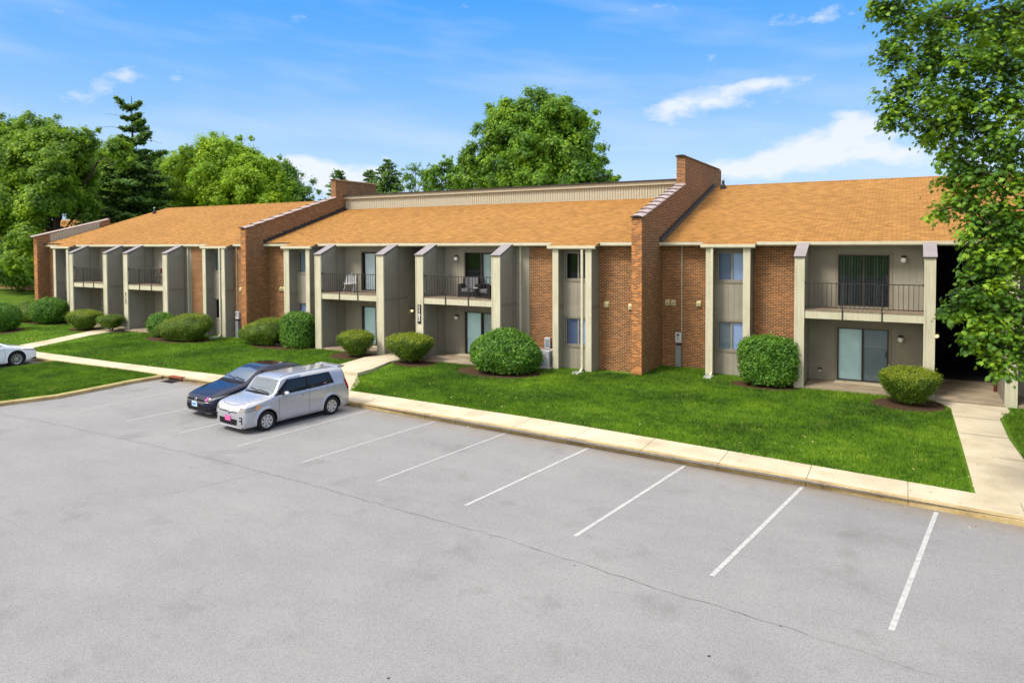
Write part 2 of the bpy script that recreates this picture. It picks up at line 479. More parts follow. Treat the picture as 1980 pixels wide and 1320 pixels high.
# ------------------------------------------------------------------ mesh helpers
def tag(o, label=None, cat=None, group=None, kind=None):
    if label: o['label'] = label
    if cat: o['category'] = cat
    if group: o['group'] = group
    if kind: o['kind'] = kind
    return o
def empty(name, loc, rz=0.0, label=None, cat=None, group=None):
    o = bpy.data.objects.new(name, None)
    COL.objects.link(o)
    o.location = loc
    o.rotation_euler = (0, 0, rz)
    o.empty_display_size = 0.3
    return tag(o, label, cat, group)
class MB:
    """collects faces (with box-mapped UVs in metres) and links them as one mesh object"""
    def __init__(s):
        s.v, s.f, s.m, s.uv, s.mats = [], [], [], [], []
    def mi(s, mat):
        if mat not in s.mats:
            s.mats.append(mat)
        return s.mats.index(mat)
    def face(s, pts, mat):
        b = len(s.v)
        pts = [Vector(p) for p in pts]
        s.v += [tuple(p) for p in pts]
        s.f.append(tuple(range(b, b + len(pts))))
        s.m.append(s.mi(mat))
        n = Vector((0, 0, 0))
        for i in range(len(pts)):
            a, c = pts[i], pts[(i + 1) % len(pts)]
            n += Vector(((a.y - c.y) * (a.z + c.z), (a.z - c.z) * (a.x + c.x), (a.x - c.x) * (a.y + c.y)))
        ax, ay, az_ = abs(n.x), abs(n.y), abs(n.z)
        L = n.length or 1
        if az_ > 0.75 * L:
            k = L / max(az_, 1e-6)
            s.uv += [(p.x, p.y * k) for p in pts]
        elif ax > ay:
            s.uv += [(p.y, p.z) for p in pts]
        else:
            s.uv += [(p.x, p.z) for p in pts]
    def box(s, x0, x1, y0, y1, z0, z1, mat, skip=''):
        P = lambda x, y, z: (x, y, z)
        a, b, c, d = P(x0, y0, z0), P(x1, y0, z0), P(x1, y1, z0), P(x0, y1, z0)
        e, f, g, h = P(x0, y0, z1), P(x1, y0, z1), P(x1, y1, z1), P(x0, y1, z1)
        for k, q in (('b', (a, d, c, b)), ('t', (e, f, g, h)), ('s', (a, b, f, e)), ('n', (c, d, h, g)), ('w', (d, a, e, h)), ('e', (b, c, g, f))):
            if k not in skip:
                s.face(q, mat)
    def prism(s, poly, x0, x1, mat, mat_top=None):
        """poly: list of (y, z) counter-clockwise seen from +X, extruded along X"""
        s.face([(x1, y, z) for y, z in poly], mat)
        s.face([(x0, y, z) for y, z in reversed(poly)], mat)
        n = len(poly)
        for i in range(n):
            (ya, za), (yb, zb) = poly[i], poly[(i + 1) % n]
            s.face([(x0, ya, za), (x0, yb, zb), (x1, yb, zb), (x1, ya, za)][::-1], mat_top if (mat_top and yb < ya - 1e-4 and abs(yb - ya) > abs(zb - za)) else mat)
    def slab(s, poly, z0, z1, mat, side=None):
        """poly: list of (x, y) counter-clockwise; vertical prism. z1 may be a function of (x, y)"""
        zt = z1 if callable(z1) else (lambda x, y: z1)
        s.face([(x, y, zt(x, y)) for x, y in poly], mat)
        n = len(poly)
        for i in range(n):
            (xa, ya), (xb, yb) = poly[i], poly[(i + 1) % n]
            s.face([(xa, ya, z0), (xb, yb, z0), (xb, yb, zt(xb, yb)), (xa, ya, zt(xa, ya))], side or mat)
    def tube(s, pts, r, mat, n=8, cap=True):
        pts = [Vector(p) for p in pts]
        rr = r if isinstance(r, (list, tuple)) else [r] * len(pts)
        rings = []
        for i, p in enumerate(pts):
            t = (pts[min(i + 1, len(pts) - 1)] - pts[max(i - 1, 0)]).normalized()
            ref = Vector((0, 0, 1)) if abs(t.z) < 0.9 else Vector((1, 0, 0))
            u = t.cross(ref).normalized()
            w = t.cross(u)
            rings.append([p + (u * math.cos(2 * math.pi * k / n) + w * math.sin(2 * math.pi * k / n)) * rr[i] for k in range(n)])
        for a, b in zip(rings, rings[1:]):
            for k in range(n):
                s.face([a[k], b[k], b[(k + 1) % n], a[(k + 1) % n]], mat)
        if cap:
            s.face(rings[0], mat)
            s.face(rings[-1][::-1], mat)
    def lathe(s, prof, mat, n=20, c=(0, 0, 0), axis='z'):
        """prof: list of (r, h)"""
        def P(r, h, a):
            u, w = r * math.cos(a), r * math.sin(a)
            q = {'z': (u, w, h), 'y': (u, h, w), 'x': (h, u, w)}[axis]
            return (q[0] + c[0], q[1] + c[1], q[2] + c[2])
        for (r0, h0), (r1, h1) in zip(prof, prof[1:]):
            for k in range(n):
                a0, a1 = 2 * math.pi * k / n, 2 * math.pi * (k + 1) / n
                q = [P(r0, h0, a0), P(r0, h0, a1), P(r1, h1, a1), P(r1, h1, a0)]
                if r0 < 1e-6: q = [q[0], q[2], q[3]]
                elif r1 < 1e-6: q = [q[0], q[1], q[2]]
                s.face(q, mat)
    def siding(s, p0, p1, z0, z1, mat, pitch=0.2, out=None, zt=None):
        """vertical grooved board siding from p0 to p1 (x, y), facing to the right of p0->p1 reversed (out = unit normal)"""
        a, b = Vector((*p0, 0)), Vector((*p1, 0))
        d = (b - a)
        L = d.length
        d.normalize()
        nrm = Vector((*out, 0)) if out else Vector((d.y, -d.x, 0))
        g, dep = 0.016, 0.010
        nb = max(1, round(L / pitch))
        st = L / nb
        prof = []
        for i in range(nb):
            x = i * st
            prof += [(x, 0), (x + st - g, 0), (x + st - g, -dep), (x + st, -dep)]
        prof.append((L, 0))
        zt = zt or (lambda t: z1)
        for (xa, na), (xb, nb_) in zip(prof, prof[1:]):
            if abs(xa - xb) < 1e-6 and na == nb_:
                continue
            A = a + d * xa + nrm * na
            B = a + d * xb + nrm * nb_
            s.face([(A.x, A.y, z0), (B.x, B.y, z0), (B.x, B.y, zt(xb / L)), (A.x, A.y, zt(xa / L))], mat)
    def build(s, name, parent=None, smooth=False, weld=False, local=False):
        me = bpy.data.meshes.new(name)
        off = Vector((0, 0, 0))
        if parent is not None and not local:
            p = parent
            while p is not None:
                off += p.location
                p = p.parent
        vs = [(x - off.x, y - off.y, z - off.z) for x, y, z in s.v]
        me.from_pydata(vs, [], s.f)
        for m in s.mats:
            me.materials.append(M[m])
        me.polygons.foreach_set('material_index', s.m)
        uvl = me.uv_layers.new(name='UVMap')
        uvl.data.foreach_set('uv', np.array(s.uv, dtype=np.float32).ravel())
        if smooth or weld:
            bm = bmesh.new()
            bm.from_mesh(me)
            bmesh.ops.remove_doubles(bm, verts=bm.verts, dist=1e-4)
            bmesh.ops.recalc_face_normals(bm, faces=bm.faces)
            bm.to_mesh(me)
            bm.free()
        if smooth:
            me.polygons.foreach_set('use_smooth', [True] * len(me.polygons))
            me.set_sharp_from_angle(angle=R(smooth if smooth is not True else 40))
        me.update()
        o = bpy.data.objects.new(name, me)
        COL.objects.link(o)
        if parent is not None:
            o.parent = parent
        return o

def np_mesh(name, V, F, mats, parent=None, mat_idx=None, smooth=False):
    """V (n,3); F list of int arrays (m,k) -> one mesh"""
    me = bpy.data.meshes.new(name)
    V = np.asarray(V, dtype=np.float32)
    me.vertices.add(len(V))
    me.vertices.foreach_set('co', V.ravel())
    loops = np.concatenate([f.ravel() for f in F]).astype(np.int32)
    sizes = np.concatenate([np.full(len(f), f.shape[1], np.int32) for f in F])
    me.loops.add(len(loops))
    me.loops.foreach_set('vertex_index', loops)
    me.polygons.add(len(sizes))
    st = np.concatenate([[0], np.cumsum(sizes)[:-1]]).astype(np.int32)
    me.polygons.foreach_set('loop_start', st)
    for m in mats:
        me.materials.append(M[m])
    if mat_idx is not None:
        me.polygons.foreach_set('material_index', np.asarray(mat_idx, dtype=np.int32))
    me.update(calc_edges=True)
    me.validate()
    if smooth:
        me.polygons.foreach_set('use_smooth', [True] * len(me.polygons))
    o = bpy.data.objects.new(name, me)
    COL.objects.link(o)
    if parent is not None:
        o.parent = parent
    return o

LEAF = {
    'rhomb': np.array([(-.5, 0, 0), (0, -.32, .04), (.55, 0, -.04), (0, .32, .04)]),
    'needle': np.array([(-.5, -.06, 0), (.5, 0, 0), (-.5, .06, 0)]),
    'clump': np.array([(-.5, -.1, 0), (-.1, -.45, .08), (.45, -.25, -.05), (.55, .2, .05), (.05, .45, -.08), (-.45, .3, .05)]),
    'spray': np.array([(-.5, 0, 0), (-.30, -.42, .06), (-.08, -.14, 0), (.18, -.52, -.08), (.16, -.12, 0), (.62, -.16, -.05), (.22, .06, .03), (.42, .44, -.06), (.02, .16, 0), (-.20, .52, .06), (-.22, .14, 0)]),
    'maple': np.array([(-.42, 0, 0), (-.30, -.26, -.02), (-.12, -.50, -.10), (.0, -.22, .02), (.26, -.36, -.08), (.16, -.10, .02), (.58, 0, -.12),
                       (.16, .10, .02), (.26, .36, -.08), (.0, .22, .02), (-.12, .50, -.10), (-.30, .26, -.02)]),
}
def leaves(rng, C, N, size, shape):
    """C centres (n,3), N normals (n,3), size (n,) -> V, F"""
    T = LEAF[shape]
    n, k = len(C), len(T)
    N = N / (np.linalg.norm(N, axis=1, keepdims=True) + 1e-9)
    ref = rng.normal(size=(n, 3))
    U = np.cross(N, ref)
    U /= (np.linalg.norm(U, axis=1, keepdims=True) + 1e-9)
    W = np.cross(N, U)
    sz = size[:, None, None]
    V = C[:, None, :] + sz * (T[None, :, 0:1] * U[:, None, :] + T[None, :, 1:2] * W[:, None, :] + T[None, :, 2:3] * N[:, None, :])
    F = np.arange(n * k, dtype=np.int32).reshape(n, k)
    return V.reshape(-1, 3), F

# ================================================================== GROUND
KF = [(-120, 17.4), (-60, 17.4), (-38, 17.5), (-27.2, 17.78), (-16.8, 17.86), (-11.0, 17.62), (-5.1, 17.2), (-2.0, 16.95), (2.1, 16.55), (8, 15.8), (20, 14.0), (60, 8)]
KB = [(-120, 18.5), (-60, 18.5), (-38, 18.6), (-31, 18.7), (-24.5, 18.95), (-17.7, 19.2), (-9.4, 18.85), (-4, 18.32), (0.3, 17.86), (8, 17.0), (20, 15.2), (60, 9.2)]
def lerp_poly(P, x):
    for (xa, ya), (xb, yb) in zip(P, P[1:]):
        if x <= xb:
            return ya + (yb - ya) * (x - xa) / (xb - xa)
    return P[-1][1]
def sstep(a, b, x):
    t = min(1, max(0, (x - a) / (b - a)))
    return t * t * (3 - 2 * t)
LOT = -0.25
def gz(x, y):
    """height of the lawn"""
    kb = lerp_poly(KB, x)
    return -0.125 + 0.115 * sstep(kb, 25.5, y)

mb = MB()
for i in range(8):                       # country reaching the horizon
    pass
mb.face([(-900, -900, -0.45), (900, -900, -0.45), (900, 900, -0.45), (-900, 900, -0.45)], 'lawn')
tag(mb.build('ground'), kind='structure')

# asphalt lot: fine strips near the kerb so the washed soil can be an attribute
xs = sorted(set([-120, -60, -38] + [x * 1.0 for x in range(-36, 24)] + [30, 45, 60]))
V, F, dirt = [], [], []
offs = [0.0, 0.25, 0.6, 1.1, 3.0]
for x in xs:
    k = lerp_poly(KF, x)
    for o_ in offs:
        V.append((x, k + 0.05 - o_, LOT)); dirt.append({0.0: 1.0, 0.25: 0.85, 0.6: 0.35, 1.1: 0.0}.get(o_, 0.0))
    V.append((x, -70, LOT)); dirt.append(0.0)
m_ = len(offs) + 1
for i in range(len(xs) - 1):
    for j in range(m_ - 1):
        a = i * m_ + j
        F.append((a, a + 1, a + m_ + 1, a + m_))
o = np_mesh('parking_lot', V, [np.array(F, dtype=np.int32)[:, ::-1]], ['asphalt'])
at_ = o.data.attributes.new('dirt', 'FLOAT', 'POINT')
at_.data.foreach_set('value', dirt)
tag(o, kind='structure')

# sidewalk with its kerb face
JX = [-3.95 + 2.03 * k for k in range(-28, 16)]
mb = MB()
G = 0.012
prev = -90.0
def sw(x, w):
    kf, kb = lerp_poly(KF, x), lerp_poly(KB, x)
    return kf + (kb - kf) * w
for x1 in JX + [55.0]:
    xa, xb = prev + G / 2, x1 - G / 2
    n = max(1, int((xb - xa) / 2.1))
    for i in range(n):
        p, q = xa + (xb - xa) * i / n, xa + (xb - xa) * (i + 1) / n
        def pt(x, off, z):
            return (x, lerp_poly(KF, x) + off, z)
        jn, jp = random.Random(round(p * 7)).uniform(-.004, .004), 0
        mb.face([pt(p, 0.0, -0.5), pt(q, 0.0, -0.5), pt(q, 0.0, LOT + 0.105), pt(p, 0.0, LOT + 0.105)], 'kerb_face')
        mb.face([pt(p, 0.0, LOT + 0.105), pt(q, 0.0, LOT + 0.105), pt(q, 0.035, LOT + 0.135), pt(p, 0.035, LOT + 0.135)], 'kerb_face')
        mb.face([pt(p, 0.035, LOT + 0.135), pt(q, 0.035, LOT + 0.135), pt(q, 0.16, LOT + 0.142), pt(p, 0.16, LOT + 0.142)], 'kerb_face')
        mb.face([pt(p, 0.16, LOT + 0.142), pt(q, 0.16, LOT + 0.142), (q, lerp_poly(KB, q) + .05, -0.10), (p, lerp_poly(KB, p) + .05, -0.10)], 'concrete')
    prev = x1
mb.face([(x, lerp_poly(KF, x) + 0.012, -0.122) for x in (-90, -38, -16.8, 2.1, 20, 55)] + [(x, lerp_poly(KB, x), -0.122) for x in (55, 20, 2.1, -16.8, -38, -90)], 'crack_dark')
tag(mb.build('sidewalk'), kind='structure')

def path_slab(name, poly, mat='concrete', dz=0.02):
    mb = MB()
    mb.slab(poly, -0.4, lambda x, y: gz(x, y) + dz, mat)
    return mb
# walks from the pavement to the entries
mb = path_slab('', [(1.38, 17.7), (2.95, 17.45), (2.62, 20.7), (2.50, 22.86), (2.52, 25.2), (2.9, 26.4), (2.9, 27.05), (0.9, 27.1), (1.32, 26.2), (1.36, 21.7)], dz=0.018)
for y_ in (20.9, 22.95, 25.0):
    mb.face([(1.37, y_, gz(2, y_) + .0215), (2.6, y_ - .06, gz(2, y_) + .0215), (2.6, y_ - .035, gz(2, y_) + .0215), (1.37, y_ + .025, gz(2, y_) + .0215)], 'crack_dark')
tag(mb.build('entry_path'), kind='structure')
mb = path_slab('', [(-19.45, 19.1), (-17.75, 19.1), (-18.6, 20.6), (-19.45, 21.4), (-20.85, 21.4), (-20.1, 20.3)], dz=0.01)
mb.slab([(-20.9, 21.4), (-19.45, 21.4), (-19.55, 22.4), (-20.1, 24.3), (-19.75, 25.65), (-21.6, 25.65), (-21.9, 24.6), (-21.5, 22.4)], -0.4, 0.06, 'concrete')
tag(mb.build('entry_path'), kind='structure')
mb = path_slab('', [(-41.6, 18.55), (-39.8, 18.6), (-41.0, 20.9), (-42.1, 23.3), (-42.7, 25.65), (-44.3, 25.65), (-44.2, 24.7), (-43.35, 22.9), (-42.4, 20.9)], dz=0.02)
tag(mb.build('entry_path'), kind='structure')

# lawns: sheet with a thin soil edge, following the pavement
def lawn_sheet(x0, x1, yfn0, yfn1, nx, ny):
    V, F = [], []
    for i in range(nx + 1):
        x = x0 + (x1 - x0) * i / nx
        ya, yb = yfn0(x), yfn1(x)
        V.append((x, ya, -0.45))
        for j in range(ny + 1):
            y = ya + (yb - ya) * (j / ny) ** 1.6
            V.append((x, y, gz(x, y)))
    m = ny + 2
    for i in range(nx):
        for j in range(m - 1):
            a = i * m + j
            F.append((a, a + m, a + m + 1, a + 1))
    return np_mesh('lawn', V, [np.array(F, dtype=np.int32)], ['lawn'], smooth=True)
tag(lawn_sheet(-150, 150, lambda x: lerp_poly(KB, x) + 0.02, lambda x: 110, 120, 30), kind='structure')

# island lawn between the two bays of stalls, with its own kerb
ISL = [(-34.6, 8.0), (-28.6, 8.4), (-27.6, 9.8), (-27.35, 12.1), (-26.85, 13.6), (-26.95, 15.0), (-27.1, 16.5), (-27.0, 17.74), (-34.7, 17.52)]
mb = MB()
mb.slab(ISL, -0.45, -0.115, 'lawn')
tag(mb.build('island_lawn'), kind='structure')
mb = MB()
path = ISL[:-1]
def offs_poly(P, d):
    out = []
    for i, p in enumerate(P):
        a, b = Vector(P[max(i - 1, 0)]), Vector(P[min(i + 1, len(P) - 1)])
        t = (b - a).normalized()
        out.append((p[0] + t.y * d, p[1] - t.x * d))
    return out
o1, o2, o3 = path, offs_poly(path, 0.13), offs_poly(path, 0.17)
for i in range(len(path) - 1):
    q = lambda P, z: [(*P[i], z), (*P[i + 1], z)]
    mb.face(q(o1, -0.108) + q(o2, -0.112)[::-1], 'kerb_face')
    mb.face(q(o2, -0.112) + q(o3, -0.14)[::-1], 'kerb_face')
    mb.face(q(o3, -0.14) + q(o3, -0.45)[::-1], 'kerb_face')
    mb.face(q(o1, -0.108) + q(o1, -0.2)[::-1], 'kerb_face')
tag(mb.build('kerb'), kind='structure')

# painted stall lines and old seams in the asphalt
mb = MB()
ends = [(-27.0, -26.0), (-24.05, -24.2), (-18.62, -18.2), (-21.36, -20.9), (-15.98, -15.58), (-13.34, -12.78), (-10.72, -10.16), (-8.08, -7.44), (-5.4, -4.73), (-2.75, -1.98), (-0.11, 0.62), (2.6, 3.3), (5.3, 6.0)]
yn = {-0.11: 11.17, -2.75: 11.56, -5.4: 11.9, -8.08: 12.17, -10.72: 12.44, -13.34: 12.57, -15.98: 12.72, -18.62: 12.82, -21.36: 12.89, 2.6: 10.8, 5.3: 10.5, -24.05: 12.95, -27.0: 12.9}
for xa, xb in ends:
    if xa == -27.0:
        continue
    ya, yb = yn[xa], lerp_poly(KF, xb) - 0.10
    h = 0.042
    if xa in (-13.34, -8.08): h = 0.04
    seg = 12
    rr = random.Random(int(xa * 10))
    for i in range(seg):
        t0, t1 = i / seg, (i + 1) / seg
        ax, ay, bx_, by = xa + (xb - xa) * t0, ya + (yb - ya) * t0, xa + (xb - xa) * t1, ya + (yb - ya) * t1
        mb.face([(ax - h, ay, LOT + .004), (ax + h, ay, LOT + .004), (bx_ + h, by, LOT + .004), (bx_ - h, by, LOT + .004)], 'line_paint' if xa > -9 else 'line_paint_faded')
tag(mb.build('stall_lines'), kind='structure')
def crack(mb, pts, w, mat, jit=0.035, seed=1, step=0.22):
    rr = random.Random(seed)
    P = []
    for (xa, ya), (xb, yb) in zip(pts, pts[1:]):
        n = max(1, int(math.hypot(xb - xa, yb - ya) / step))
        P += [(xa + (xb - xa) * i / n, ya + (yb - ya) * i / n) for i in range(n)]
    P.append(pts[-1])
    P = [(x + rr.uniform(-jit, jit), y + rr.uniform(-jit, jit)) for x, y in P]
    for (xa, ya), (xb, yb) in zip(P, P[1:]):
        d = Vector((xb - xa, yb - ya)).normalized()
        k = w * rr.uniform(0.35, 1.2) / 2
        mb.face([(xa + d.y * k, ya - d.x * k, LOT + .003), (xb + d.y * k, yb - d.x * k, LOT + .003), (xb - d.y * k, yb + d.x * k, LOT + .003), (xa - d.y * k, ya + d.x * k, LOT + .003)], mat)
mb = MB()
crack(mb, [(-26.0, 11.4), (-23.6, 11.59), (-16.4, 11.68), (-12, 11.52), (-10.5, 11.4), (-6.4, 11.15), (-4.5, 10.84), (-1.15, 10.48)], 0.020, 'crack_dark', seed=3)
crack(mb, [(-1.15, 10.48), (1.6, 10.1), (5, 9.6)], 0.014, 'crack_faint', seed=4)
crack(mb, [(-13.6, 11.60), (-13.9, 10.6), (-14.3, 9.4)], 0.014, 'crack_faint', seed=5)
crack(mb, [(-19.5, 7.3), (-16.2, 7.0), (-14.3, 6.9)], 0.016, 'crack_faint', seed=6)
crack(mb, [(-9.6, 3.0), (-7.9, 3.05), (-6.9, 2.6), (-6.0, 1.9)], 0.02, 'crack_dark', seed=7)
tag(mb.build('asphalt_cracks'), kind='structure')

# mulch beds
def blob(cx, cy, rx, ry, n=28, seed=0, wob=0.08):
    rr = random.Random(seed)
    ph = [rr.uniform(0, 6.28) for _ in range(4)]
    out = []
    for i in range(n):
        a = 2 * math.pi * i / n
        k = 1 + wob * (math.sin(2 * a + ph[0]) + 0.6 * math.sin(3 * a + ph[1]) + 0.4 * math.sin(5 * a + ph[2]))
        out.append((cx + rx * k * math.cos(a), cy + ry * k * math.sin(a)))
    return out
mb = MB()
BEDS = [(0.15, 26.0, 1.25, 1.15), (-4.5, 27.0, 1.35, 0.95), (-14.6, 24.55, 2.15, 1.2), (-18.9, 24.75, 1.05, 1.1), (-22.9, 24.9, 1.35, 1.1),
        (-28.4, 25.6, 2.6, 1.25), (-35.6, 24.5, 2.9, 1.1), (-42.8, 25.1, 1.35, 0.9), (-45.1, 24.8, 1.55, 0.95), (-52.4, 25.8, 3.4, 1.2), (-49.5, 22.0, 1.7, 1.3)]
for i, (cx, cy, rx, ry) in enumerate(BEDS):
    P = blob(cx, cy, rx * .93, ry * .93, seed=i, wob=.10)
    mb.face([(x, y, gz(x, y) + 0.012) for x, y in P], 'mulch')
tag(mb.build('mulch_beds'), kind='structure')
def in_bed(x, y):
    m = np.zeros(len(x), bool)
    for cx, cy, rx, ry in BEDS:
        m |= ((x - cx) / (rx * 0.88)) ** 2 + ((y - cy) / (ry * 0.88)) ** 2 < 1
    return m

# ================================================================== APARTMENT BUILDING
BLD = empty('apartment_building', (-20.0, 30.0, 0.0), 0, 'long two-storey brick and beige apartment building with an orange shingle roof in three sections', 'building')
ZE = 5.22                                 # soffit / wall head
def part(mb, name, parent=None, **k):
    return mb.build(name, parent or BLD, **k)

def brick_wall(x0, x1, y, z1=ZE, th=0.25):
    mb = MB()
    mb.box(x0, x1, y, y + th, -0.4, z1, 'brick')
    return part(mb, 'brick_wall')
def siding_wall(x0, x1, y, z0=-0.2, z1=ZE, openings=(), th=0.12, mat='siding', name='siding_wall', band=True):
    """facing -Y; openings (xa, xb, za, zb)"""
    mb = MB()
    ops = sorted(openings)
    cols, x = [], x0
    for xa, xb in sorted({(o[0], o[1]) for o in ops}):
        cols.append((x, xa, None)); cols.append((xa, xb, [(o[2], o[3]) for o in ops if o[0] == xa])); x = xb
    cols.append((x, x1, None))
    for a, b, hs in cols:
        if b - a < 0.01: continue
        z = z0
        for h in sorted(hs or []):
            if h[0] > z + .01: mb.siding((a, y), (b, y), z, h[0], mat, out=(0, -1))
            z = h[1]
        mb.siding((a, y), (b, y), z, z1, mat, out=(0, -1))
    for o in ops:                        # reveals
        xa, xb, za, zb = o
        mb.face([(xa, y - .012, za), (xb, y - .012, za), (xb, y + th, za), (xa, y + th, za)], 'trim_board')
        mb.face([(xa, y - .012, zb), (xb, y - .012, zb), (xb, y + th, zb), (xa, y + th, zb)], 'trim_board')
        mb.face([(xa, y - .012, za), (xa, y + th, za), (xa, y + th, zb), (xa, y - .012, zb)], 'trim_board')
        mb.face([(xb, y - .012, za), (xb, y + th, za), (xb, y + th, zb), (xb, y - .012, zb)], 'trim_board')
        for za_, zb_, xa_, xb_ in ((zb, zb + .09, xa - .09, xb + .09), (za - .09, za, xa - .09, xb + .09)):
            if za_ > 0.05: mb.box(xa_, xb_, y - .028, y - .004, za_, zb_, 'trim_board')
        mb.box(xa - .09, xa, y - .027, y - .004, za, zb, 'trim_board')
        mb.box(xb, xb + .09, y - .027, y - .004, za, zb, 'trim_board')
    return part(mb, name)

def opening(name, x0, x1, y, z0, z1, kinds, frame='frame_bronze'):
    """sliding unit with two leaves set into the wall plane y; kinds: blind of the left and right leaf"""
    fm = MB()
    f, yy = 0.045, y + 0.05
    fm.box(x0, x1, yy - .03, yy + .05, z0, z0 + f, frame)
    fm.box(x0, x1, yy - .03, yy + .05, z1 - f, z1, frame)
    fm.box(x0, x0 + f, yy - .03, yy + .05, z0 + f, z1 - f, frame)
    fm.box(x1 - f, x1, yy - .03, yy + .05, z0 + f, z1 - f, frame)
    xm = (x0 + x1) / 2
    fm.box(xm - .035, xm + .035, yy - .02, yy + .045, z0 + f, z1 - f, frame)
    if z1 - z0 > 1.6:
        fm.box(xm + (x1 - xm) - .10, xm + (x1 - xm) - .07, yy - .07, yy - .03, z0 + .95, z0 + 1.2, 'dark_trim')
    fr = part(fm, name)
    g_ = .6 if z1 - z0 > 1.6 else .0
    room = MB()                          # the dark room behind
    room.face([(x0 - g_, y + 1.6, z0 - .1), (x1 + g_, y + 1.6, z0 - .1), (x1 + g_, y + 1.6, z1 + .2), (x0 - g_, y + 1.6, z1 + .2)], 'shaded_interior')
    room.face([(x0 - g_, y + .13, z0 - .1), (x0 - g_, y + 1.6, z0 - .1), (x0 - g_, y + 1.6, z1 + .2), (x0 - g_, y + .13, z1 + .2)], 'shaded_interior')
    room.face([(x1 + g_, y + .13, z0 - .1), (x1 + g_, y + 1.6, z0 - .1), (x1 + g_, y + 1.6, z1 + .2), (x1 + g_, y + .13, z1 + .2)], 'shaded_interior')
    room.face([(x0 - g_, y + .13, z0 - .1), (x1 + g_, y + .13, z0 - .1), (x1 + g_, y + 1.6, z0 - .1), (x0 - g_, y + 1.6, z0 - .1)], 'shaded_interior')
    room.face([(x0 - g_, y + .13, z1 + .2), (x1 + g_, y + .13, z1 + .2), (x1 + g_, y + 1.6, z1 + .2), (x0 - g_, y + 1.6, z1 + .2)], 'shaded_interior')
    part(room, 'shaded_interior', fr)
    for i, (a, b) in enumerate(((x0 + f, xm - .035), (xm + .035, x1 - f))):
        pm = MB()
        yp = yy + (.03 if i == 0 else .0)
        pm.face([(a, yp, z0 + f), (b, yp, z0 + f), (b, yp, z1 - f), (a, yp, z1 - f)], 'glass')
        part(pm, 'pane', fr)
        k = kinds[i]
        if not k: continue
        bm_ = MB()
        if k.startswith('slat'):
            mat = {'slat': 'blind_slat', 'slatw': 'blind_white', 'slatd': 'slat_dim'}[k]
            n = int((b - a) / 0.095)
            rr = random.Random(int(x0 * 13) + i)
            for q in range(n):
                xx = a + .05 + q * (b - a - .04) / n
                t = R(25 if k != 'slatd' else 62) + rr.uniform(-.15, .15)
                dx_, dy_ = math.cos(t) * .045, math.sin(t) * .045
                bm_.face([(xx - dx_, yp + .14 - dy_, z0 + .04), (xx + dx_, yp + .14 + dy_, z0 + .04), (xx + dx_, yp + .14 + dy_, z1 - .08), (xx - dx_, yp + .14 - dy_, z1 - .08)], mat)
        else:
            bm_.box(a, b, yp + .05, yp + .07, z0 + .04, z1 - .04, k)
        part(bm_, 'blind', fr)
    return fr

def bay(x0, x1, yf, yw, yb, kinds_up, kinds_lo, lw=0.27):
    """window bay: two full-height columns with side cheeks, recessed siding wall with two windows"""
    for xa, xb in ((x0, x0 + lw), (x1 - lw, x1)):
        mb = MB()
        mb.box(xa, xb, yf, yf + .05, -.35, ZE - .02, 'trim')
        part(mb, 'column')
        mb = MB()
        mb.box(xa + .02, xb - .02, yf + .05, yb, -.35, ZE - .02, 'siding')
        mb.box(xb - .021, xb - .008, yf + .06, yb - .01, 2.62, 2.74, 'trim_board')
        part(mb, 'bay_cheek')
    xi, xj = x0 + lw - .02, x1 - lw + .02
    wx0, wx1 = xi + .10, xj + .0
    wx1 = xj - .02
    siding_wall(xi, xj, yw, openings=((wx0, wx1, 0.99, 2.14), (wx0, wx1, 3.79, 4.94)))
    opening('window', wx0, wx1, yw, 3.79, 4.94, kinds_up, 'frame_grey')
    opening('window', wx0, wx1, yw, 0.99, 2.14, kinds_lo, 'frame_grey')

def fin(x0, x1, yf, yb, cap=True):
    """projecting balcony wall: beige front column, siding sides, sloping metal cap"""
    ye = yf + 1.15
    zf, zb = 4.80, 5.30
    col = MB()
    col.box(x0, x1, yf, yf + .06, -.35, zf, 'trim')
    col.box(x0 - .004, x0 + .05, yf - .012, yf + .07, -.35, zf - .01, 'trim')
    col.box(x1 - .05, x1 + .004, yf - .012, yf + .07, -.35, zf - .01, 'trim')
    part(col, 'column')
    mb = MB()
    xa, xb = x0 + .02, x1 - .02
    top = lambda y: zf + (zb - zf) * min(1, (y - yf) / (ye - yf))
    for x, out, sgn in ((xb, (1, 0), 1), (xa, (-1, 0), -1)):
        for (ya, yb_) in ((yf + .06, ye), (ye, yb)):
            L = yb_ - ya
            mb.siding((x, ya), (x, yb_), -.35, zb, 'siding', out=out, zt=(lambda t, ya=ya, L=L: top(ya + t * L)))
        mb.box(min(x, x + sgn * .014), max(x, x + sgn * .014), yf + .07, yb - .01, 2.60, 2.70, 'trim_board')
        mb.box(min(x, x + sgn * .012), max(x, x + sgn * .012), ye - .06, ye + .03, -.35, zb - .02, 'trim_board')
    mb.face([(xa, yf + .06, top(yf + .06)), (xb, yf + .06, top(yf + .06)), (xb, ye, zb), (xa, ye, zb)], 'siding')
    part(mb, 'balcony_side_wall')
    mb = MB()
    s = (zb - zf) / (ye - yf)
    c0, c1 = yf - .05, ye
    zz = lambda y: zf + (y - yf) * s
    mb.prism([(c0, zz(c0)), (c1, zz(c1)), (c1, zz(c1) + .035), (c0, zz(c0) + .035)], x0 - .035, x1 + .035, 'dark_trim')
    mb.prism([(c0 - .004, zz(c0) + .036), (c1, zz(c1) + .036), (c1, zz(c1) + .052), (c0 - .004, zz(c0) + .052)], x0 - .04, x1 + .04, 'cap_metal')
    part(mb, 'sloping_cap')

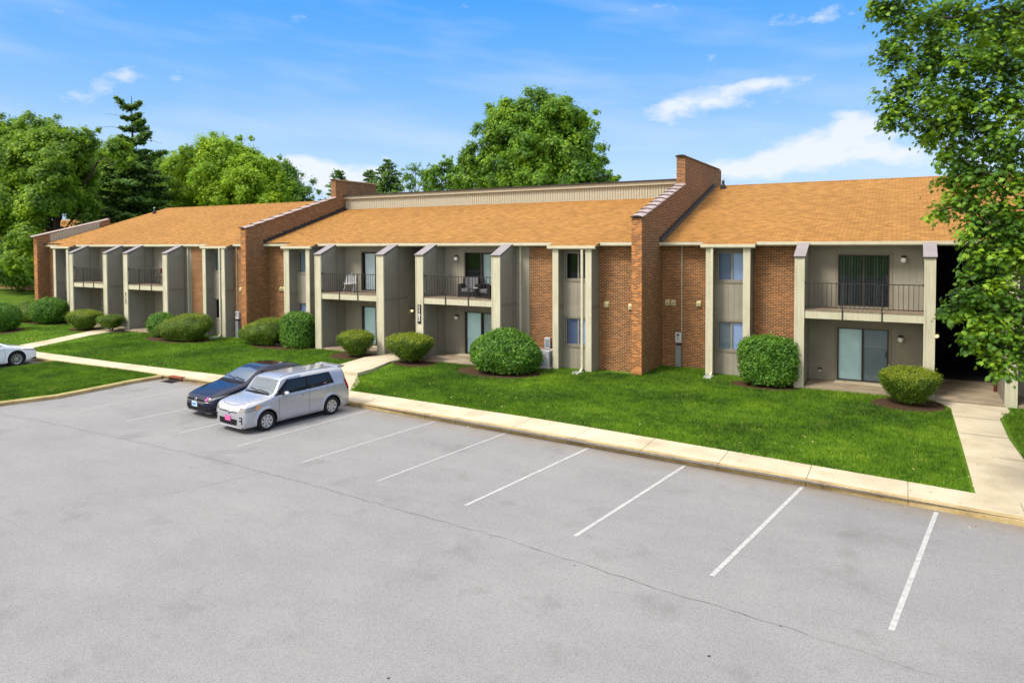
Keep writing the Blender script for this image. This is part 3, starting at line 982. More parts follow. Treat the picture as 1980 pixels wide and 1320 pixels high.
def balcony(x0, x1, yf, yb):
    y0 = yf + .04
    mb = MB()
    mb.box(x0, x1, y0, y0 + .06, 2.57, 2.835, 'trim')
    nb = 0
    y = y0 + .062
    mb.box(x0, x1, y, yb, 2.60, 2.80, 'siding')
    n = int((x1 - x0) / .14)
    for i in range(n):
        xa = x0 + (x1 - x0) * i / n
        mb.box(xa + .004, xa + (x1 - x0) / n - .004, y0 - .01, yb, 2.838, 2.875, 'deck_board')
    part(mb, 'balcony_deck')
    mb = MB()
    yr = y0 + .03
    zt, zl = 3.87, 2.97
    mb.box(x0, x1, yr - .02, yr + .02, zt - .03, zt, 'iron')
    mb.box(x0, x1, yr - .014, yr + .014, zl, zl + .03, 'iron')
    n = int((x1 - x0) / .145)
    for i in range(1, n):
        xa = x0 + (x1 - x0) * i / n
        mb.box(xa - .0085, xa + .0085, yr - .008, yr + .008, zl + .03, zt - .03, 'iron')
    for t in (.335, .667):
        xa = x0 + (x1 - x0) * t
        mb.box(xa - .02, xa + .02, y0 - .035, y0 - .012, 2.55, zt - .03, 'iron')
    for xa in (x0, x1 - .04):
        mb.box(xa, xa + .04, yr - .03, yr + .03, zt - .06, zt + .03, 'iron')
        mb.box(xa, xa + .04, yr - .03, yr + .03, zl - .01, zl + .06, 'iron')
    part(mb, 'railing')

def wall_lamp(x, y, z, lit=False):
    mb = MB()
    mb.lathe([(0, .0), (.07, 0), (.075, -.05), (.05, -.09), (.0, -.09)], 'dark_trim', 14, (x, y - .12, z + .15))
    mb.box(x - .04, x + .04, y - .10, y - .002, z + .06, z + .14, 'dark_trim')
    l_ = part(mb, 'wall_lamp')
    mb = MB()
    mb.lathe([(0, -.11), (.06, -.095), (.10, -.03), (.10, .02), (.07, .075), (.0, .08)], 'globe_lit' if lit else 'globe', 16, (x, y - .12, z))
    part(mb, 'globe', l_, smooth=60)

def vent_hood(x, y, z):
    mb = MB()
    mb.box(x - .10, x + .10, y - .02, y - .002, z - .12, z + .13, 'meter_beige')
    mb.prism([(y - .02, z + .11), (y - .10, z + .05), (y - .10, z - .09), (y - .02, z - .10)][::-1], x - .085, x + .085, 'meter_beige')
    for k in range(3):
        mb.box(x - .06, x + .06, y - .106, y - .101, z - .06 + k * .035, z - .045 + k * .035, 'trim_board')
    part(mb, 'vent_hood')

def downpipe(x, y, z0=0.05, z1=ZE, r=.045):
    mb = MB()
    mb.box(x - r, x + r, y - 2 * r, y - .004, z0, z1, 'gutter_paint')
    for z in (1.0, 2.65, 4.3):
        mb.box(x - r - .012, x + r + .012, y - 2 * r - .006, y - .003, z, z + .04, 'trim')
    mb.prism([(y - 2 * r, z0 + .10), (y - 2 * r - .22, z0 - .02), (y - 2 * r - .22, z0 - .08), (y, z0 - .08), (y, z0 + .10)][::-1], x - r, x + r, 'gutter_paint')
    part(mb, 'downpipe')
    mb = MB()
    mb.box(x - .14, x + .14, y - .75, y - .25, -.02, .035, 'pale_grey')
    mb.box(x - .14, x - .11, y - .75, y - .25, .035, .07, 'pale_grey')
    mb.box(x + .11, x + .14, y - .75, y - .25, .035, .07, 'pale_grey')
    return mb.build('splash_block')

def conduit(x, y, z0=1.4, z1=ZE):
    mb = MB()
    mb.tube([(x, y - .03, z1), (x, y - .03, z0 + .1), (x - .06, y - .03, z0)], .022, 'gutter_paint', 8)
    part(mb, 'conduit')
def meter(x, y):
    mb = MB()
    mb.box(x - .13, x + .13, y - .14, y - .004, 1.05, 1.48, 'pale_grey')
    mb.lathe([(0, -.21), (.08, -.20), (.085, -.14)], 'glass', 14, (x, y, 1.30), 'y')
    mb.box(x - .05, x + .05, y - .165, y - .141, 1.34, 1.42, 'dark_trim')
    mt = part(mb, 'meter_box')
    mb = MB()
    mb.box(x - .07, x + .07, y - .12, y - .004, .92, 1.05, 'dark_trim')
    mb.box(x - .12, x + .12, y - .16, y - .004, -.1, .92, 'meter_grey')
    mb.box(x - .125, x + .125, y - .165, y - .004, .86, .90, 'meter_grey')
    part(mb, 'cable_cabinet', mt)

def gutter(x0, x1, yf, zt=5.36, end=True):
    """yf = front face of the gutter; soffit runs back 0.45"""
    mb = MB()
    mb.prism([(yf, zt - .11), (yf + .03, zt - .15), (yf + .11, zt - .15), (yf + .11, zt), (yf + .095, zt), (yf + .095, zt - .02), (yf + .02, zt - .02), (yf, zt)], x0, x1, 'gutter_paint')
    mb.box(x0, x1, yf + .111, yf + .14, ZE - .02, zt - .005, 'trim')
    mb.box(x0, x1, yf + .141, yf + .75, ZE - .02, ZE + .01, 'siding_light')
    part(mb, 'gutter')

# ---- section geometry ------------------------------------------------------
def party_wall(x0, x1, yf, zf, ys, zs, yb, zt, tiles=10):
    mb = MB()
    e = .012
    prof = [(yf, -.4), (yb, -.4), (yb, zt), (ys, zt), (ys, zs), (yf, zf)]
    mb.prism([(y, z) for y, z in prof], x0, x1, 'brick')
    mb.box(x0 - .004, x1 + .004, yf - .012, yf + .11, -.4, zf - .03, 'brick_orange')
    w = part(mb, 'party_wall')
    # glazed ridge tiles stepping up the slope, and over the raised end
    def tiles_run(pa, pb, n, mat='tile_coping'):
        t = MB()
        a, b = Vector((0, *pa)), Vector((0, *pb))
        d = (b - a) / n
        nrm = Vector((0, -d.z, d.y)).normalized()
        if nrm.z < 0: nrm = -nrm
        xm, hw = (x0 + x1) / 2, (x1 - x0) / 2 + .055
        for i in range(n):
            lo, hi = a + d * i - d * .06, a + d * (i + 1)
            for end, (p, lift) in enumerate(((lo, .075), (hi, .03))):
                ring = []
                for k in range(9):
                    an = math.pi * k / 8
                    ring.append(p + nrm * (lift - .035 + .075 * math.sin(an)) + Vector((xm + hw * math.cos(an), 0, 0)))
                if end == 0: r0 = ring
                else: r1 = ring
            for k in range(8):
                t.face([r0[k], r1[k], r1[k + 1], r0[k + 1]], mat)
            t.face(r0, 'dark_trim')
        part(t, 'tile_coping', w)
    tiles_run((yf - .05, zf), (ys, zs), tiles)
    tiles_run((ys - .06, zt), (yb + .06, zt), 12, 'tile_edge' if zt > zs else 'tile_coping')
    return w

def roof(x0, x1, ye, ze, yr, zr, bumps=(), back=True, ridge_band=None, left_end=False):
    """single slope from the eave up to the ridge, with the eave line stepping out over window bays; bumps: list of (xa, xb, dy)"""
    mb = MB()
    k = (zr - ze) / (yr - ye)
    segs, x = [], x0
    for bp_ in sorted(bumps):
        xa, xb, dy = bp_[:3]
        if xa > x: segs.append((x, xa, 0.0, ze))
        segs.append((xa, xb, dy, bp_[3] if len(bp_) > 3 else ze - dy * k)); x = xb
    if x < x1: segs.append((x, x1, 0.0, ze))
    for xa, xb, dy, zz_ in segs:
        e = ye - dy
        if dy < 0:
            mb.face([(xb, e, zz_), (xb, yr, zr), (xb, ye, ze)], 'dark_trim')
        mb.face([(xa, e, zz_), (xb, e, zz_), (xb, yr, zr), (xa, yr, zr)], 'shingles')
        mb.face([(xa, e, zz_ - .02), (xb, e, zz_ - .02), (xb, e, zz_), (xa, e, zz_)], 'dark_trim')
        mb.face([(xa, e, zz_ - .02), (xb, e, zz_ - .02), (xb, yr, zr - .02), (xa, yr, zr - .02)], 'dark_trim')
    for (a, b) in zip(segs, segs[1:]):
        xx = a[1]
        mb.face([(xx, ye - a[2], a[3] - .02), (xx, ye - b[2], b[3] - .02), (xx, ye - b[2], b[3]), (xx, ye - a[2], a[3])], 'dark_trim')
    if back:
        yb2 = 2 * yr - ye
        mb.face([(x0, yr, zr), (x1, yr, zr), (x1, yb2, ze), (x0, yb2, ze)], 'shingles')
        mb.prism([(yr - .12, zr - .12 * k + .01), (yr + .12, zr - .12 * k + .01), (yr, zr + .03)], x0, x1, 'shingles')
        if left_end:
            mb.face([(x0, ye, ze - .02), (x0, yb2, ze - .02), (x0, yr, zr - .02)], 'siding')
    return part(mb, 'roof')

# party walls
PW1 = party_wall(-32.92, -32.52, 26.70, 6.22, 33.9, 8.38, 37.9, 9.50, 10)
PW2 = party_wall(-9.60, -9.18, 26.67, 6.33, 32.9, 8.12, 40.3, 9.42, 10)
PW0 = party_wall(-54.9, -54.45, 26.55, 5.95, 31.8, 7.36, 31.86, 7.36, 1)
mb = MB()                                 # siding on the roof side of the end wall
zl = lambda y: 5.95 + (y - 26.55) * (7.36 - 5.95) / 5.25
for i in range(17):
    ya, yb_ = 27.45 + i * .21, 27.45 + i * .21 + .195
    mb.face([(-54.43, ya, zl(ya) - .66), (-54.43, yb_, zl(yb_) - .66), (-54.43, yb_, zl(yb_) - .12), (-54.43, ya, zl(ya) - .12)], 'siding_light')
mb.face([(-54.44, 27.4, zl(27.4) - .7), (-54.44, 31.1, zl(31.1) - .7), (-54.44, 31.1, zl(31.1) - .05), (-54.44, 27.4, zl(27.4) - .05)], 'trim_board')
mb.face([(-54.42, 27.40, zl(27.4) - .12), (-54.42, 31.1, zl(31.1) - .12), (-54.42, 31.1, zl(31.1) - .04), (-54.42, 27.4, zl(27.4) - .04)], 'trim')
part(mb, 'roof_side_panel')
# flashing where the slopes meet the party walls
for x, ya, za, yb_, zb in ((-9.175, 28.95, 5.40, 38.6, 8.44), (-32.515, 27.95, 5.42, 34.8, 7.67)):
    mb = MB()
    mb.prism([(ya, za), (yb_, zb), (yb_, zb + .13), (ya, za + .13)], x, x + .03, 'dark_trim')
    for i in range(24):
        t = i / 24
        y, z = ya + (yb_ - ya) * t, za + (zb - za) * t
        mb.box(x + .002, x + .034, y, y + .2, z + .10, z + .21, 'dark_trim')
    mb.face([(x + .03, ya, za + .03), (x + .16, ya, za + .004), (x + .16, yb_, zb + .004), (x + .03, yb_, zb + .03)], 'dark_trim')
    part(mb, 'flashing')

# ---- roofs
S3K = (8.42 - 5.36) / (38.6 - 29.05)
roof(-9.18, 16.0, 28.30, 5.33, 38.6, 8.42, bumps=((-9.18, -7.16, -0.75, 5.37), (-7.16, -5.06, 0.30)))
S2K = 0.283
roof(-32.52, -9.60, 26.85, 5.37, 34.8, 7.64, bumps=((-32.52, -29.2, -1.1, 5.42), (-29.2, -27.0, 0.55), (-13.2, -11.02, 0.55)), back=False)
roof(-54.45, -32.92, 26.85, 5.37, 36.6, 8.42, bumps=((-54.45, -52.1, -.25), (-52.05, -49.85, .5), (-35.95, -33.68, .5)), left_end=True)
# attic wall above the middle roof
mb = MB()
n = 155
xa_, xb_ = -32.52, -9.60
for i in range(n):
    a = xa_ + (xb_ - xa_) * i / n
    b = xa_ + (xb_ - xa_) * (i + 1) / n
    mb.box(a + .012, b - .012, 34.80, 34.84, 7.60, 8.32, 'siding_light', skip='bn')
mb.box(xa_, xb_, 34.835, 34.95, 7.60, 8.32, 'trim_board')
mb.box(xa_, xb_, 34.66, 34.95, 8.32, 8.50, 'siding_light')
mb.box(xa_ - .03, xb_, 34.58, 40.5, 8.503, 8.57, 'dark_trim')
mb.box(xa_, xb_, 40.3, 40.45, -.3, 8.50, 'brick')
part(mb, 'attic_wall')
# back and end walls
for x0, x1, yb_ in ((-54.9, -32.9, 46.0), (-9.2, 16.0, 48.6)):
    mb = MB()
    mb.box(x0 + .3, x1 - .05, yb_ - .3, yb_, -.3, 5.3, 'brick')
    part(mb, 'rear_wall')
mb = MB()
mb.box(-54.8, -54.5, 31.9, 46.0, -.3, 5.3, 'brick')
part(mb, 'rear_wall')
mb = MB()
mb.box(15.7, 15.95, 28.8, 48.5, -.3, 5.3, 'brick')
part(mb, 'rear_wall')

SPLASH = []
def dp(x, y):
    SPLASH.append(downpipe(x, y))

# ---- left section
gutter(-54.45, -52.1, 27.10); gutter(-52.1, -49.85, 26.25, 5.24); gutter(-49.85, -35.95, 26.75); gutter(-35.95, -33.68, 26.25, 5.24); gutter(-33.68, -32.93, 26.75)
brick_wall(-54.45, -51.8, 27.35)
bay(-51.95, -50.05, 26.35, 26.95, 27.3, ('slatw', 'slatw'), ('screen_grey', 'blind_white'))
siding_wall(-50.05, -48.6, 27.2)
F1 = [(-48.72, -48.30), (-44.80, -44.40), (-42.60, -42.18), (-38.64, -38.22)]
for a, b in F1: fin(a, b, 25.7, 27.6)
balcony(-48.30, -44.80, 25.7, 27.5); balcony(-42.18, -38.64, 25.7, 27.5)
for a, b in ((-48.32, -44.78), (-42.20, -38.62)):
    xd = b - .35 - 1.75
    siding_wall(a, b, 27.5, openings=((xd, xd + 1.75, .10, 2.10), (xd, xd + 1.75, 2.92, 4.90)))
    opening('sliding_door', xd, xd + 1.75, 27.5, .10, 2.10, ('blind_teal', 'screen_grey'))
    opening('sliding_door', xd, xd + 1.75, 27.5, 2.92, 4.90, ('slatw', 'slatd'))
wall_lamp(-41.0 + .25, 27.5, 4.55); wall_lamp(-40.75, 27.5, 1.75)
siding_wall(-38.24, -37.75, 27.0)
dp(-38.0, 27.0)
brick_wall(-37.75, -35.8, 27.0)
bay(-35.78, -33.84, 26.30, 26.84, 26.95, ('screen_grey', 'slatd'), (None, 'slatd'))
dp(-34.25, 26.35)
brick_wall(-33.88, -32.92, 26.92)
conduit(-33.55, 26.92, 1.5); meter(-33.45, 26.92); vent_hood(-33.2, 26.92, 2.75)

# ---- middle section
gutter(-32.52, -29.2, 27.95); gutter(-29.2, -27.0, 26.22, 5.23); gutter(-27.0, -13.2, 26.75); gutter(-13.2, -11.02, 26.22, 5.23); gutter(-11.02, -9.61, 26.75)
brick_wall(-32.52, -28.8, 28.35)
vent_hood(-31.5, 28.35, 2.75); vent_hood(-31.25, 28.35, 2.75); vent_hood(-29.9, 28.35, 2.7); meter(-30.2, 28.35); conduit(-30.0, 28.35)
bay(-28.98, -27.2, 26.35, 26.95, 28.36, ('screen_grey', 'slat'), ('blind_sky_reflect', 'screen_sky_reflect'))
dp(-29.06, 26.45)
siding_wall(-27.2, -26.1, 27.2)
F2 = [(-26.15, -25.74), (-22.09, -21.66), (-19.74, -19.32), (-15.62, -15.20)]
for a, b in F2: fin(a, b, 25.7, 27.6)
balcony(-25.74, -22.09, 25.7, 27.5); balcony(-19.32, -15.62, 25.7, 27.5)
siding_wall(-25.76, -22.05, 27.5, openings=((-24.62, -22.82, .10, 2.10), (-24.62, -22.82, 2.92, 4.92)))
opening('sliding_door', -24.62, -22.82, 27.5, .10, 2.10, ('blind_teal', 'slat'))
opening('sliding_door', -24.62, -22.82, 27.5, 2.92, 4.92, ('slatw', 'slatd'))
siding_wall(-19.34, -15.60, 27.5, openings=((-18.20, -16.40, .10, 2.10), (-18.20, -16.40, 2.92, 4.92)))
opening('sliding_door', -18.20, -16.40, 27.5, .10, 2.10, ('blind_teal', 'slat'))
opening('sliding_door', -18.20, -16.40, 27.5, 2.92, 4.92, (None, 'slat'))
wall_lamp(-18.62, 27.5, 4.62); wall_lamp(-18.62, 27.5, 1.80)
siding_wall(-15.22, -14.55, 27.2)
dp(-14.98, 27.2)
brick_wall(-14.55, -12.98, 27.22)
bay(-13.0, -11.22, 26.35, 26.92, 27.3, (None, 'slatd'), ('screen_sky_reflect', 'blind_sky_reflect'))
dp(-11.62, 26.36)
brick_wall(-11.24, -9.60, 27.22)
vent_hood(-10.88, 27.22, 2.76); vent_hood(-9.82, 27.22, 2.70)
mb = MB()
mb.box(-13.75, -13.50, 27.08, 27.218, .72, 1.20, 'pale_grey')
mb.box(-13.72, -13.53, 27.07, 27.079, .78, 1.14, 'screen_grey')
part(mb, 'disconnect_box')

# ---- right section
DY = 1.45
gutter(-9.18, -7.16, 28.95); gutter(-7.16, -5.06, 27.90, 5.27); gutter(-5.06, 16.0, 28.20)
brick_wall(-9.18, -6.9, 29.45)
vent_hood(-8.96, 29.45, 2.74); vent_hood(-8.70, 29.45, 2.74); vent_hood(-7.60, 29.45, 2.74)
conduit(-8.33, 29.45, 1.42); meter(-8.45, 29.45)
bay(-6.98, -5.26, 28.05, 28.62, 29.45, ('screen_sky_reflect', 'blind_sky_reflect'), ('screen_grey', 'blind_sky_reflect'))
dp(-6.72, 28.05)
brick_wall(-5.26, -3.48, 28.82)
F3 = [(-3.52, -3.19), (0.56, 0.89), (2.84, 3.17), (6.9, 7.23), (9.1, 9.43)]
for a, b in F3: fin(a, b, 27.15, 29.05)
balcony(-3.19, 0.56, 27.15, 28.95); balcony(3.17, 6.9, 27.15, 28.95)
siding_wall(-3.21, .58, 28.95, openings=((-2.22, -.50, .10, 2.10), (-2.22, -.50, 2.92, 4.86)))
opening('sliding_door', -2.22, -.50, 28.95, .10, 2.10, ('blind_teal', 'screen_grey'))
opening('sliding_door', -2.22, -.50, 28.95, 2.92, 4.86, ('slatd', 'slatd'))
wall_lamp(-.06, 28.95, 4.68); wall_lamp(-.12, 28.95, 1.78)
mb = MB()
mb.box(-2.86, -2.78, 28.92, 28.938, .38, .50, 'white_plastic')
mb.box(-2.88, -2.76, 28.915, 28.93, .44, .52, 'dark_trim')
part(mb, 'socket_cover')
siding_wall(3.15, 6.92, 28.95, openings=((4.2, 5.95, .10, 2.10), (4.2, 5.95, 2.92, 4.86)))
opening('sliding_door', 4.2, 5.95, 28.95, .10, 2.10, ('screen_grey', 'screen_grey'))
opening('sliding_door', 4.2, 5.95, 28.95, 2.92, 4.86, ('slatd', 'slatd'))
brick_wall(9.4, 15.9, 28.82)
siding_wall(7.2, 9.12, 30.5)

# ---- entry passages
def passage(x0, x1, yf, deep, sec=False):
    mb = MB()
    yb_ = yf + deep
    y1 = yf + 1.9
    for x, o_ in ((x0, (1, 0)), (x1, (-1, 0))):
        mb.siding((x, y1), (x, y1 + 1.4 if sec else yb_), -.2, ZE, 'siding', out=o_)
        if sec: mb.face([(x, y1 + 1.4, -.2), (x, yb_, -.2), (x, yb_, ZE), (x, y1 + 1.4, ZE)], 'shaded_interior')  # inner walls coloured near-black in place of the passage's deep shade
    mb.siding((x0, yb_), (x1, yb_), -.2, ZE, 'shaded_interior' if sec else 'siding', out=(0, -1))
    mb.face([(x0, yf + 1.3, ZE), (x1, yf + 1.3, ZE), (x1, yb_, ZE), (x0, yb_, ZE)], 'shaded_interior')
    part(mb, 'passage_wall')
    mb = MB()                            # upper landing with its rail
    yl = yf + (6.5 if sec else 2.5)
    mb.box(x0, x1, yl, yb_, 2.55, 2.85, 'dark_trim')
    mb.box(x0, x1, yl + .01, yl + .05, 3.84, 3.88, 'iron')
    mb.box(x0, x1, yl + .01, yl + .05, 2.95, 2.98, 'iron')
    for i in range(1, 16):
        xx = x0 + (x1 - x0) * i / 16
        mb.box(xx - .008, xx + .008, yl + .02, yl + .04, 2.98, 3.84, 'iron')
    if not sec: part(mb, 'stair_landing')
    mb = MB()
    for k in range(15):
        mb.box(x0 + .05, x0 + (x1 - x0) * .48, yl + 1.0 + k * .26, yl + 1.3 + k * .26, .15 + k * .18, .20 + k * .18, 'shaded_interior')
    if not sec: part(mb, 'staircase')
    mb = MB()
    mb.box(x1 - .10, x1 - .02, yf + 2.25, yf + (2.4 if sec else 3.1), 0.05, 2.45 if sec else 2.5, 'dark_red')
    if not sec: mb.box(x1 - .09, x1 - .02, yf + 2.6, yf + 3.4, 2.9, ZE - .1, 'dark_red')
    part(mb, 'entry_door')
    mb = MB()
    mb.box(x0, x1, yf - .02, yf + 4.2, -.3, .055, 'patio_concrete')
    mb.box(x0, x1, yf + 4.2, yb_, -.3, .055, 'shaded_interior')  # inner stretch of floor coloured dark to stand for shade
    part(mb, 'entry_floor')
passage(-21.68, -19.72, 25.7, 9.0)
passage(-44.42, -42.58, 25.7, 9.0)
passage(.87, 2.86, 27.15, 12.0, True)
def side_lamp(x, y, z, s):
    mb = MB()
    mb.box(min(x, x + s * .1), max(x, x + s * .1), y - .04, y + .04, z + .06, z + .14, 'dark_trim')
    mb.lathe([(0, .0), (.07, 0), (.075, -.05), (.0, -.09)], 'dark_trim', 14, (x + s * .12, y, z + .15))
    l_ = part(mb, 'wall_lamp')
    mb = MB()
    mb.lathe([(0, -.08), (.04, -.07), (.07, -.03), (.07, .02), (.05, .055), (.0, .06)], 'globe_lit', 16, (x + s * .10, y, z + .03))
    part(mb, 'globe', l_, smooth=60)
side_lamp(-21.66, 27.75, 1.95, 1)
side_lamp(.90, 28.9, 1.95, 1)
# patios under the balconies
for x0, x1, y0, y1 in ((-25.72, -22.1, 25.75, 27.5), (-19.3, -15.65, 25.35, 27.5), (-3.17, .55, 27.2, 28.95), (3.2, 6.9, 27.2, 28.95), (-48.3, -44.8, 25.75, 27.5), (-42.18, -38.65, 25.45, 27.5)):
    mb = MB()
    mb.box(x0, x1, y0, y1, -.3, .07, 'patio_concrete')
    mb.box(x0 + .9, x1 - .9, y1 - .45, y1 - .02, .07, .105, 'concrete')
    part(mb, 'patio_slab')

# house numbers stacked down the entry columns
def glyphs(text, x, y, z, step, size, mat, name='house_number', plaque=None):
    dg = bpy.context.evaluated_depsgraph_get()
    mb = MB()
    if plaque:
        mb.box(x - plaque / 2, x + plaque / 2, y - .012, y - .002, z - step * (len(text) - .25), z + size * 1.15, 'plaque_black')
        yy = y - .016
    else:
        yy = y - .006
    for i, ch in enumerate(text):
        cu = bpy.data.curves.new('glyph', 'FONT')
        cu.body = ch
        cu.size = size * 1.35
        cu.align_x = 'CENTER'
        cu.extrude = .003
        cu.offset = .006
        ob = bpy.data.objects.new('glyph', cu)
        COL.objects.link(ob)
        dg.update()
        me = bpy.data.meshes.new_from_object(ob.evaluated_get(dg))
        for p in me.polygons:
            mb.face([(x + me.vertices[v].co.x, yy - me.vertices[v].co.z, z - step * i + me.vertices[v].co.y) for v in p.vertices], mat)
        bpy.data.objects.remove(ob)
        bpy.data.curves.remove(cu)
        bpy.data.meshes.remove(me)
    part(mb, name)
glyphs('1102', -19.53, 25.69, 2.33, .185, .165, 'white_plastic', plaque=.19)
glyphs('#1104', -42.39, 25.69, 2.25, .15, .12, 'plaque_black')

# roof vents
def vent_pipe(x, y, z):
    mb = MB()
    mb.lathe([(.0, .42), (.07, .42), (.07, .22), (.14, .16), (.16, -.05)], 'dark_trim', 14, (x, y, z))
    mb.lathe([(0, .52), (.055, .52), (.055, .35)], 'pale_grey', 12, (x, y, z))
    part(mb, 'vent_pipe')
vent_pipe(-8.55, 38.0, 5.36 + (38.0 - 28.3) * .297)
vent_pipe(-53.4, 34.9, 5.37 + (34.9 - 26.85) * .313)
lbl = ['at the rightmost balcony wall of the left section', 'left of the far brick wall', 'behind the clipped bush at the middle section bay',
       'behind the biggest round bush', 'in the grass left of the tall brick party wall', 'in the grass right of the tall brick party wall']
for o, l_ in zip(SPLASH, lbl):
    tag(o, 'pale splash block below a downpipe, ' + l_, 'splash block', 'splash blocks under the downpipes')

# ================================================================== SHRUBS
def profile(kind):
    P = {'ball': [(0, .55), (.10, .74), (.25, .92), (.45, 1.0), (.65, .97), (.80, .84), (.91, .60), (.98, .28), (1, 0)],
         'bowl': [(0, .42), (.08, .50), (.25, .68), (.45, .86), (.62, .98), (.74, 1.0), (.84, .90), (.93, .64), (.985, .3), (1, 0)],
         'square': [(0, .78), (.12, .93), (.3, 1.0), (.7, 1.0), (.85, .94), (.95, .70), (.99, .35), (1, 0)],
         'tilted': [(0, .60), (.10, .66), (.24, .84), (.40, .99), (.55, 1.0), (.72, .90), (.86, .66), (.96, .32), (1, 0)],
         'mound': [(0, .70), (.12, .86), (.3, 1.0), (.5, .97), (.7, .82), (.86, .56), (.96, .26), (1, 0)]}[kind]
    u = np.array([p[0] for p in P]); r = np.array([p[1] for p in P])
    return u, r
def shrub(loc, w, d, h, kind, mat, n, size, label, seed, top_mat=None, rz=0.0, tilt=0.0, lift=0.0, bare=0.0, boxy=2.4, group='clipped shrubs along the building front'):
    rng = np.random.default_rng(seed)
    root = empty('shrub', (loc[0], loc[1], gz(*loc)), rz, label, 'shrub', group)
    u_, r_ = profile(kind)
    ph = rng.uniform(0, 6.28, 8)
    def surf(u, th, k=1.0):
        r = np.interp(u, u_, r_)
        cx, sx = np.cos(th), np.sin(th)
        q = (np.abs(cx) ** boxy + np.abs(sx) ** boxy) ** (-1 / boxy)
        wob = 1 + .045 * np.sin(3 * th + ph[0] + 4 * u) + .04 * np.sin(5 * th + ph[1] - 7 * u) + .028 * np.sin(9 * th + ph[2] + 11 * u) + .018 * np.sin(15 * th + ph[4] - 17 * u)
        x, y = r * q * cx * wob * w / 2 * k, r * q * sx * wob * d / 2 * k
        z = lift + (h - lift) * (u * (1 - (1 - k) * .5) + .02 * np.sin(4 * th + ph[3]) * u) + tilt * x * u
        return np.stack([x, y, z], -1)
    # inner mass
    nu, nt = 18, 36
    U, T = np.meshgrid(np.linspace(0, 1, nu), np.linspace(0, 2 * np.pi, nt, endpoint=False), indexing='ij')
    V = surf(U.ravel(), T.ravel(), .90)
    F = [(i * nt + j, i * nt + (j + 1) % nt, (i + 1) * nt + (j + 1) % nt, (i + 1) * nt + j) for i in range(nu - 1) for j in range(nt)]
    # leaf shell
    u = rng.beta(1.15, 1.05, n * 2)
    keep = rng.random(n * 2) < (np.interp(u, u_, r_) + .25)
    u = u[keep][:n]
    # the flat crown gets its share of leaves by area
    ntop = int(n * .35)
    ut = 1 - rng.random(ntop) ** 1.6 * .22
    u = np.concatenate([u, ut])
    th = rng.uniform(0, 2 * np.pi, len(u))
    e = 1e-3
    p = surf(u, th)
    a = surf(np.clip(u + e, 0, 1), th) - surf(np.clip(u - e, 0, 1), th)
    b = surf(u, th + e) - surf(u, th - e)
    nn = np.cross(b, a)
    nn /= np.linalg.norm(nn, axis=1, keepdims=True) + 1e-9
    sgn = np.sign((nn * (p - np.array([0, 0, h * .45]))).sum(1))
    nn *= sgn[:, None]
    p = p + nn * (rng.normal(-.02, .030 + size * .28, len(u)) + (rng.random(len(u)) < .03) * rng.uniform(.03, .11, len(u)))[:, None]
    nj = nn * .9 + rng.normal(size=nn.shape) * .55 + np.array([0, 0, .25])
    Vl, Fl = leaves(rng, p, nj, size * rng.uniform(.6, 1.3, len(u)), 'rhomb')
    mi = np.zeros(len(Fl), int)
    mats = [mat]
    if top_mat:
        mats.append(top_mat)
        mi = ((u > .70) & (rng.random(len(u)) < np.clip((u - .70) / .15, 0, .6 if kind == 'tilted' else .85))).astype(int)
    Vall = np.concatenate([V, Vl]); 
    o = np_mesh('foliage', Vall, [np.array(F, np.int32), Fl + len(V)], mats, root, np.concatenate([np.zeros(len(F), int), mi]))
    st = MB()
    rr = random.Random(seed)
    for k in range(5):
        an = rr.uniform(0, 6.28)
        st.tube([(rr.uniform(-.05, .05), rr.uniform(-.05, .05), -.05), (math.cos(an) * w * .12, math.sin(an) * d * .12, lift + .18), (math.cos(an) * w * .25, math.sin(an) * d * .25, lift + h * .5)], [.03, .022, .012], 'bark', 6)
    st.build('stem', root, local=True)
    return root
Y1, Y2, BU = 'leaf_yew', 'leaf_yew_gold', 'leaf_bush'
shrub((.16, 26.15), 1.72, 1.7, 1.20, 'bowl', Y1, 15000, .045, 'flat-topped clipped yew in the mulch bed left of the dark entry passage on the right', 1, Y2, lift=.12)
shrub((-4.40, 27.15), 2.0, 1.6, 1.80, 'square', BU, 9000, .085, 'square leafy green hedge bush between the right window bay and the right balcony', 2, lift=.12)
shrub((-14.38, 24.75), 2.95, 2.1, 1.78, 'mound', BU, 14000, .095, 'largest rounded leafy bush, in front of the brick wall beside the air conditioner', 3, rz=R(8), lift=.10, boxy=2.2)
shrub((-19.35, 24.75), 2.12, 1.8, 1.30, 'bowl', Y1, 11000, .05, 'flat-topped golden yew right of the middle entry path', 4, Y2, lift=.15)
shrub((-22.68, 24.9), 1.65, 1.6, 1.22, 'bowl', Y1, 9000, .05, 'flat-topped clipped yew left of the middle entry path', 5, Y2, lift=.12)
shrub((-27.35, 25.65), 1.8, 1.4, 1.78, 'square', BU, 8000, .085, 'tall square leafy bush touching the left balcony wall of the middle section', 6, lift=.05)
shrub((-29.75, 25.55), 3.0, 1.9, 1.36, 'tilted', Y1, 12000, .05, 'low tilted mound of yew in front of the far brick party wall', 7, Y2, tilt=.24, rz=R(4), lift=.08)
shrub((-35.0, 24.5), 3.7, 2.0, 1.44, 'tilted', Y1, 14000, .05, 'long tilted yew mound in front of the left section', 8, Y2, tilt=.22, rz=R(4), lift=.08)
shrub((-37.65, 24.95), 1.6, 1.35, 1.35, 'ball', BU, 6000, .08, 'small round leafy bush peeping over the long yew mound', 9, lift=.05)
shrub((-42.85, 25.0), 1.6, 1.4, 1.0, 'bowl', Y1, 6000, .05, 'smaller funnel-shaped yew on bare stems right of the left entry path', 10, Y1, lift=.22)
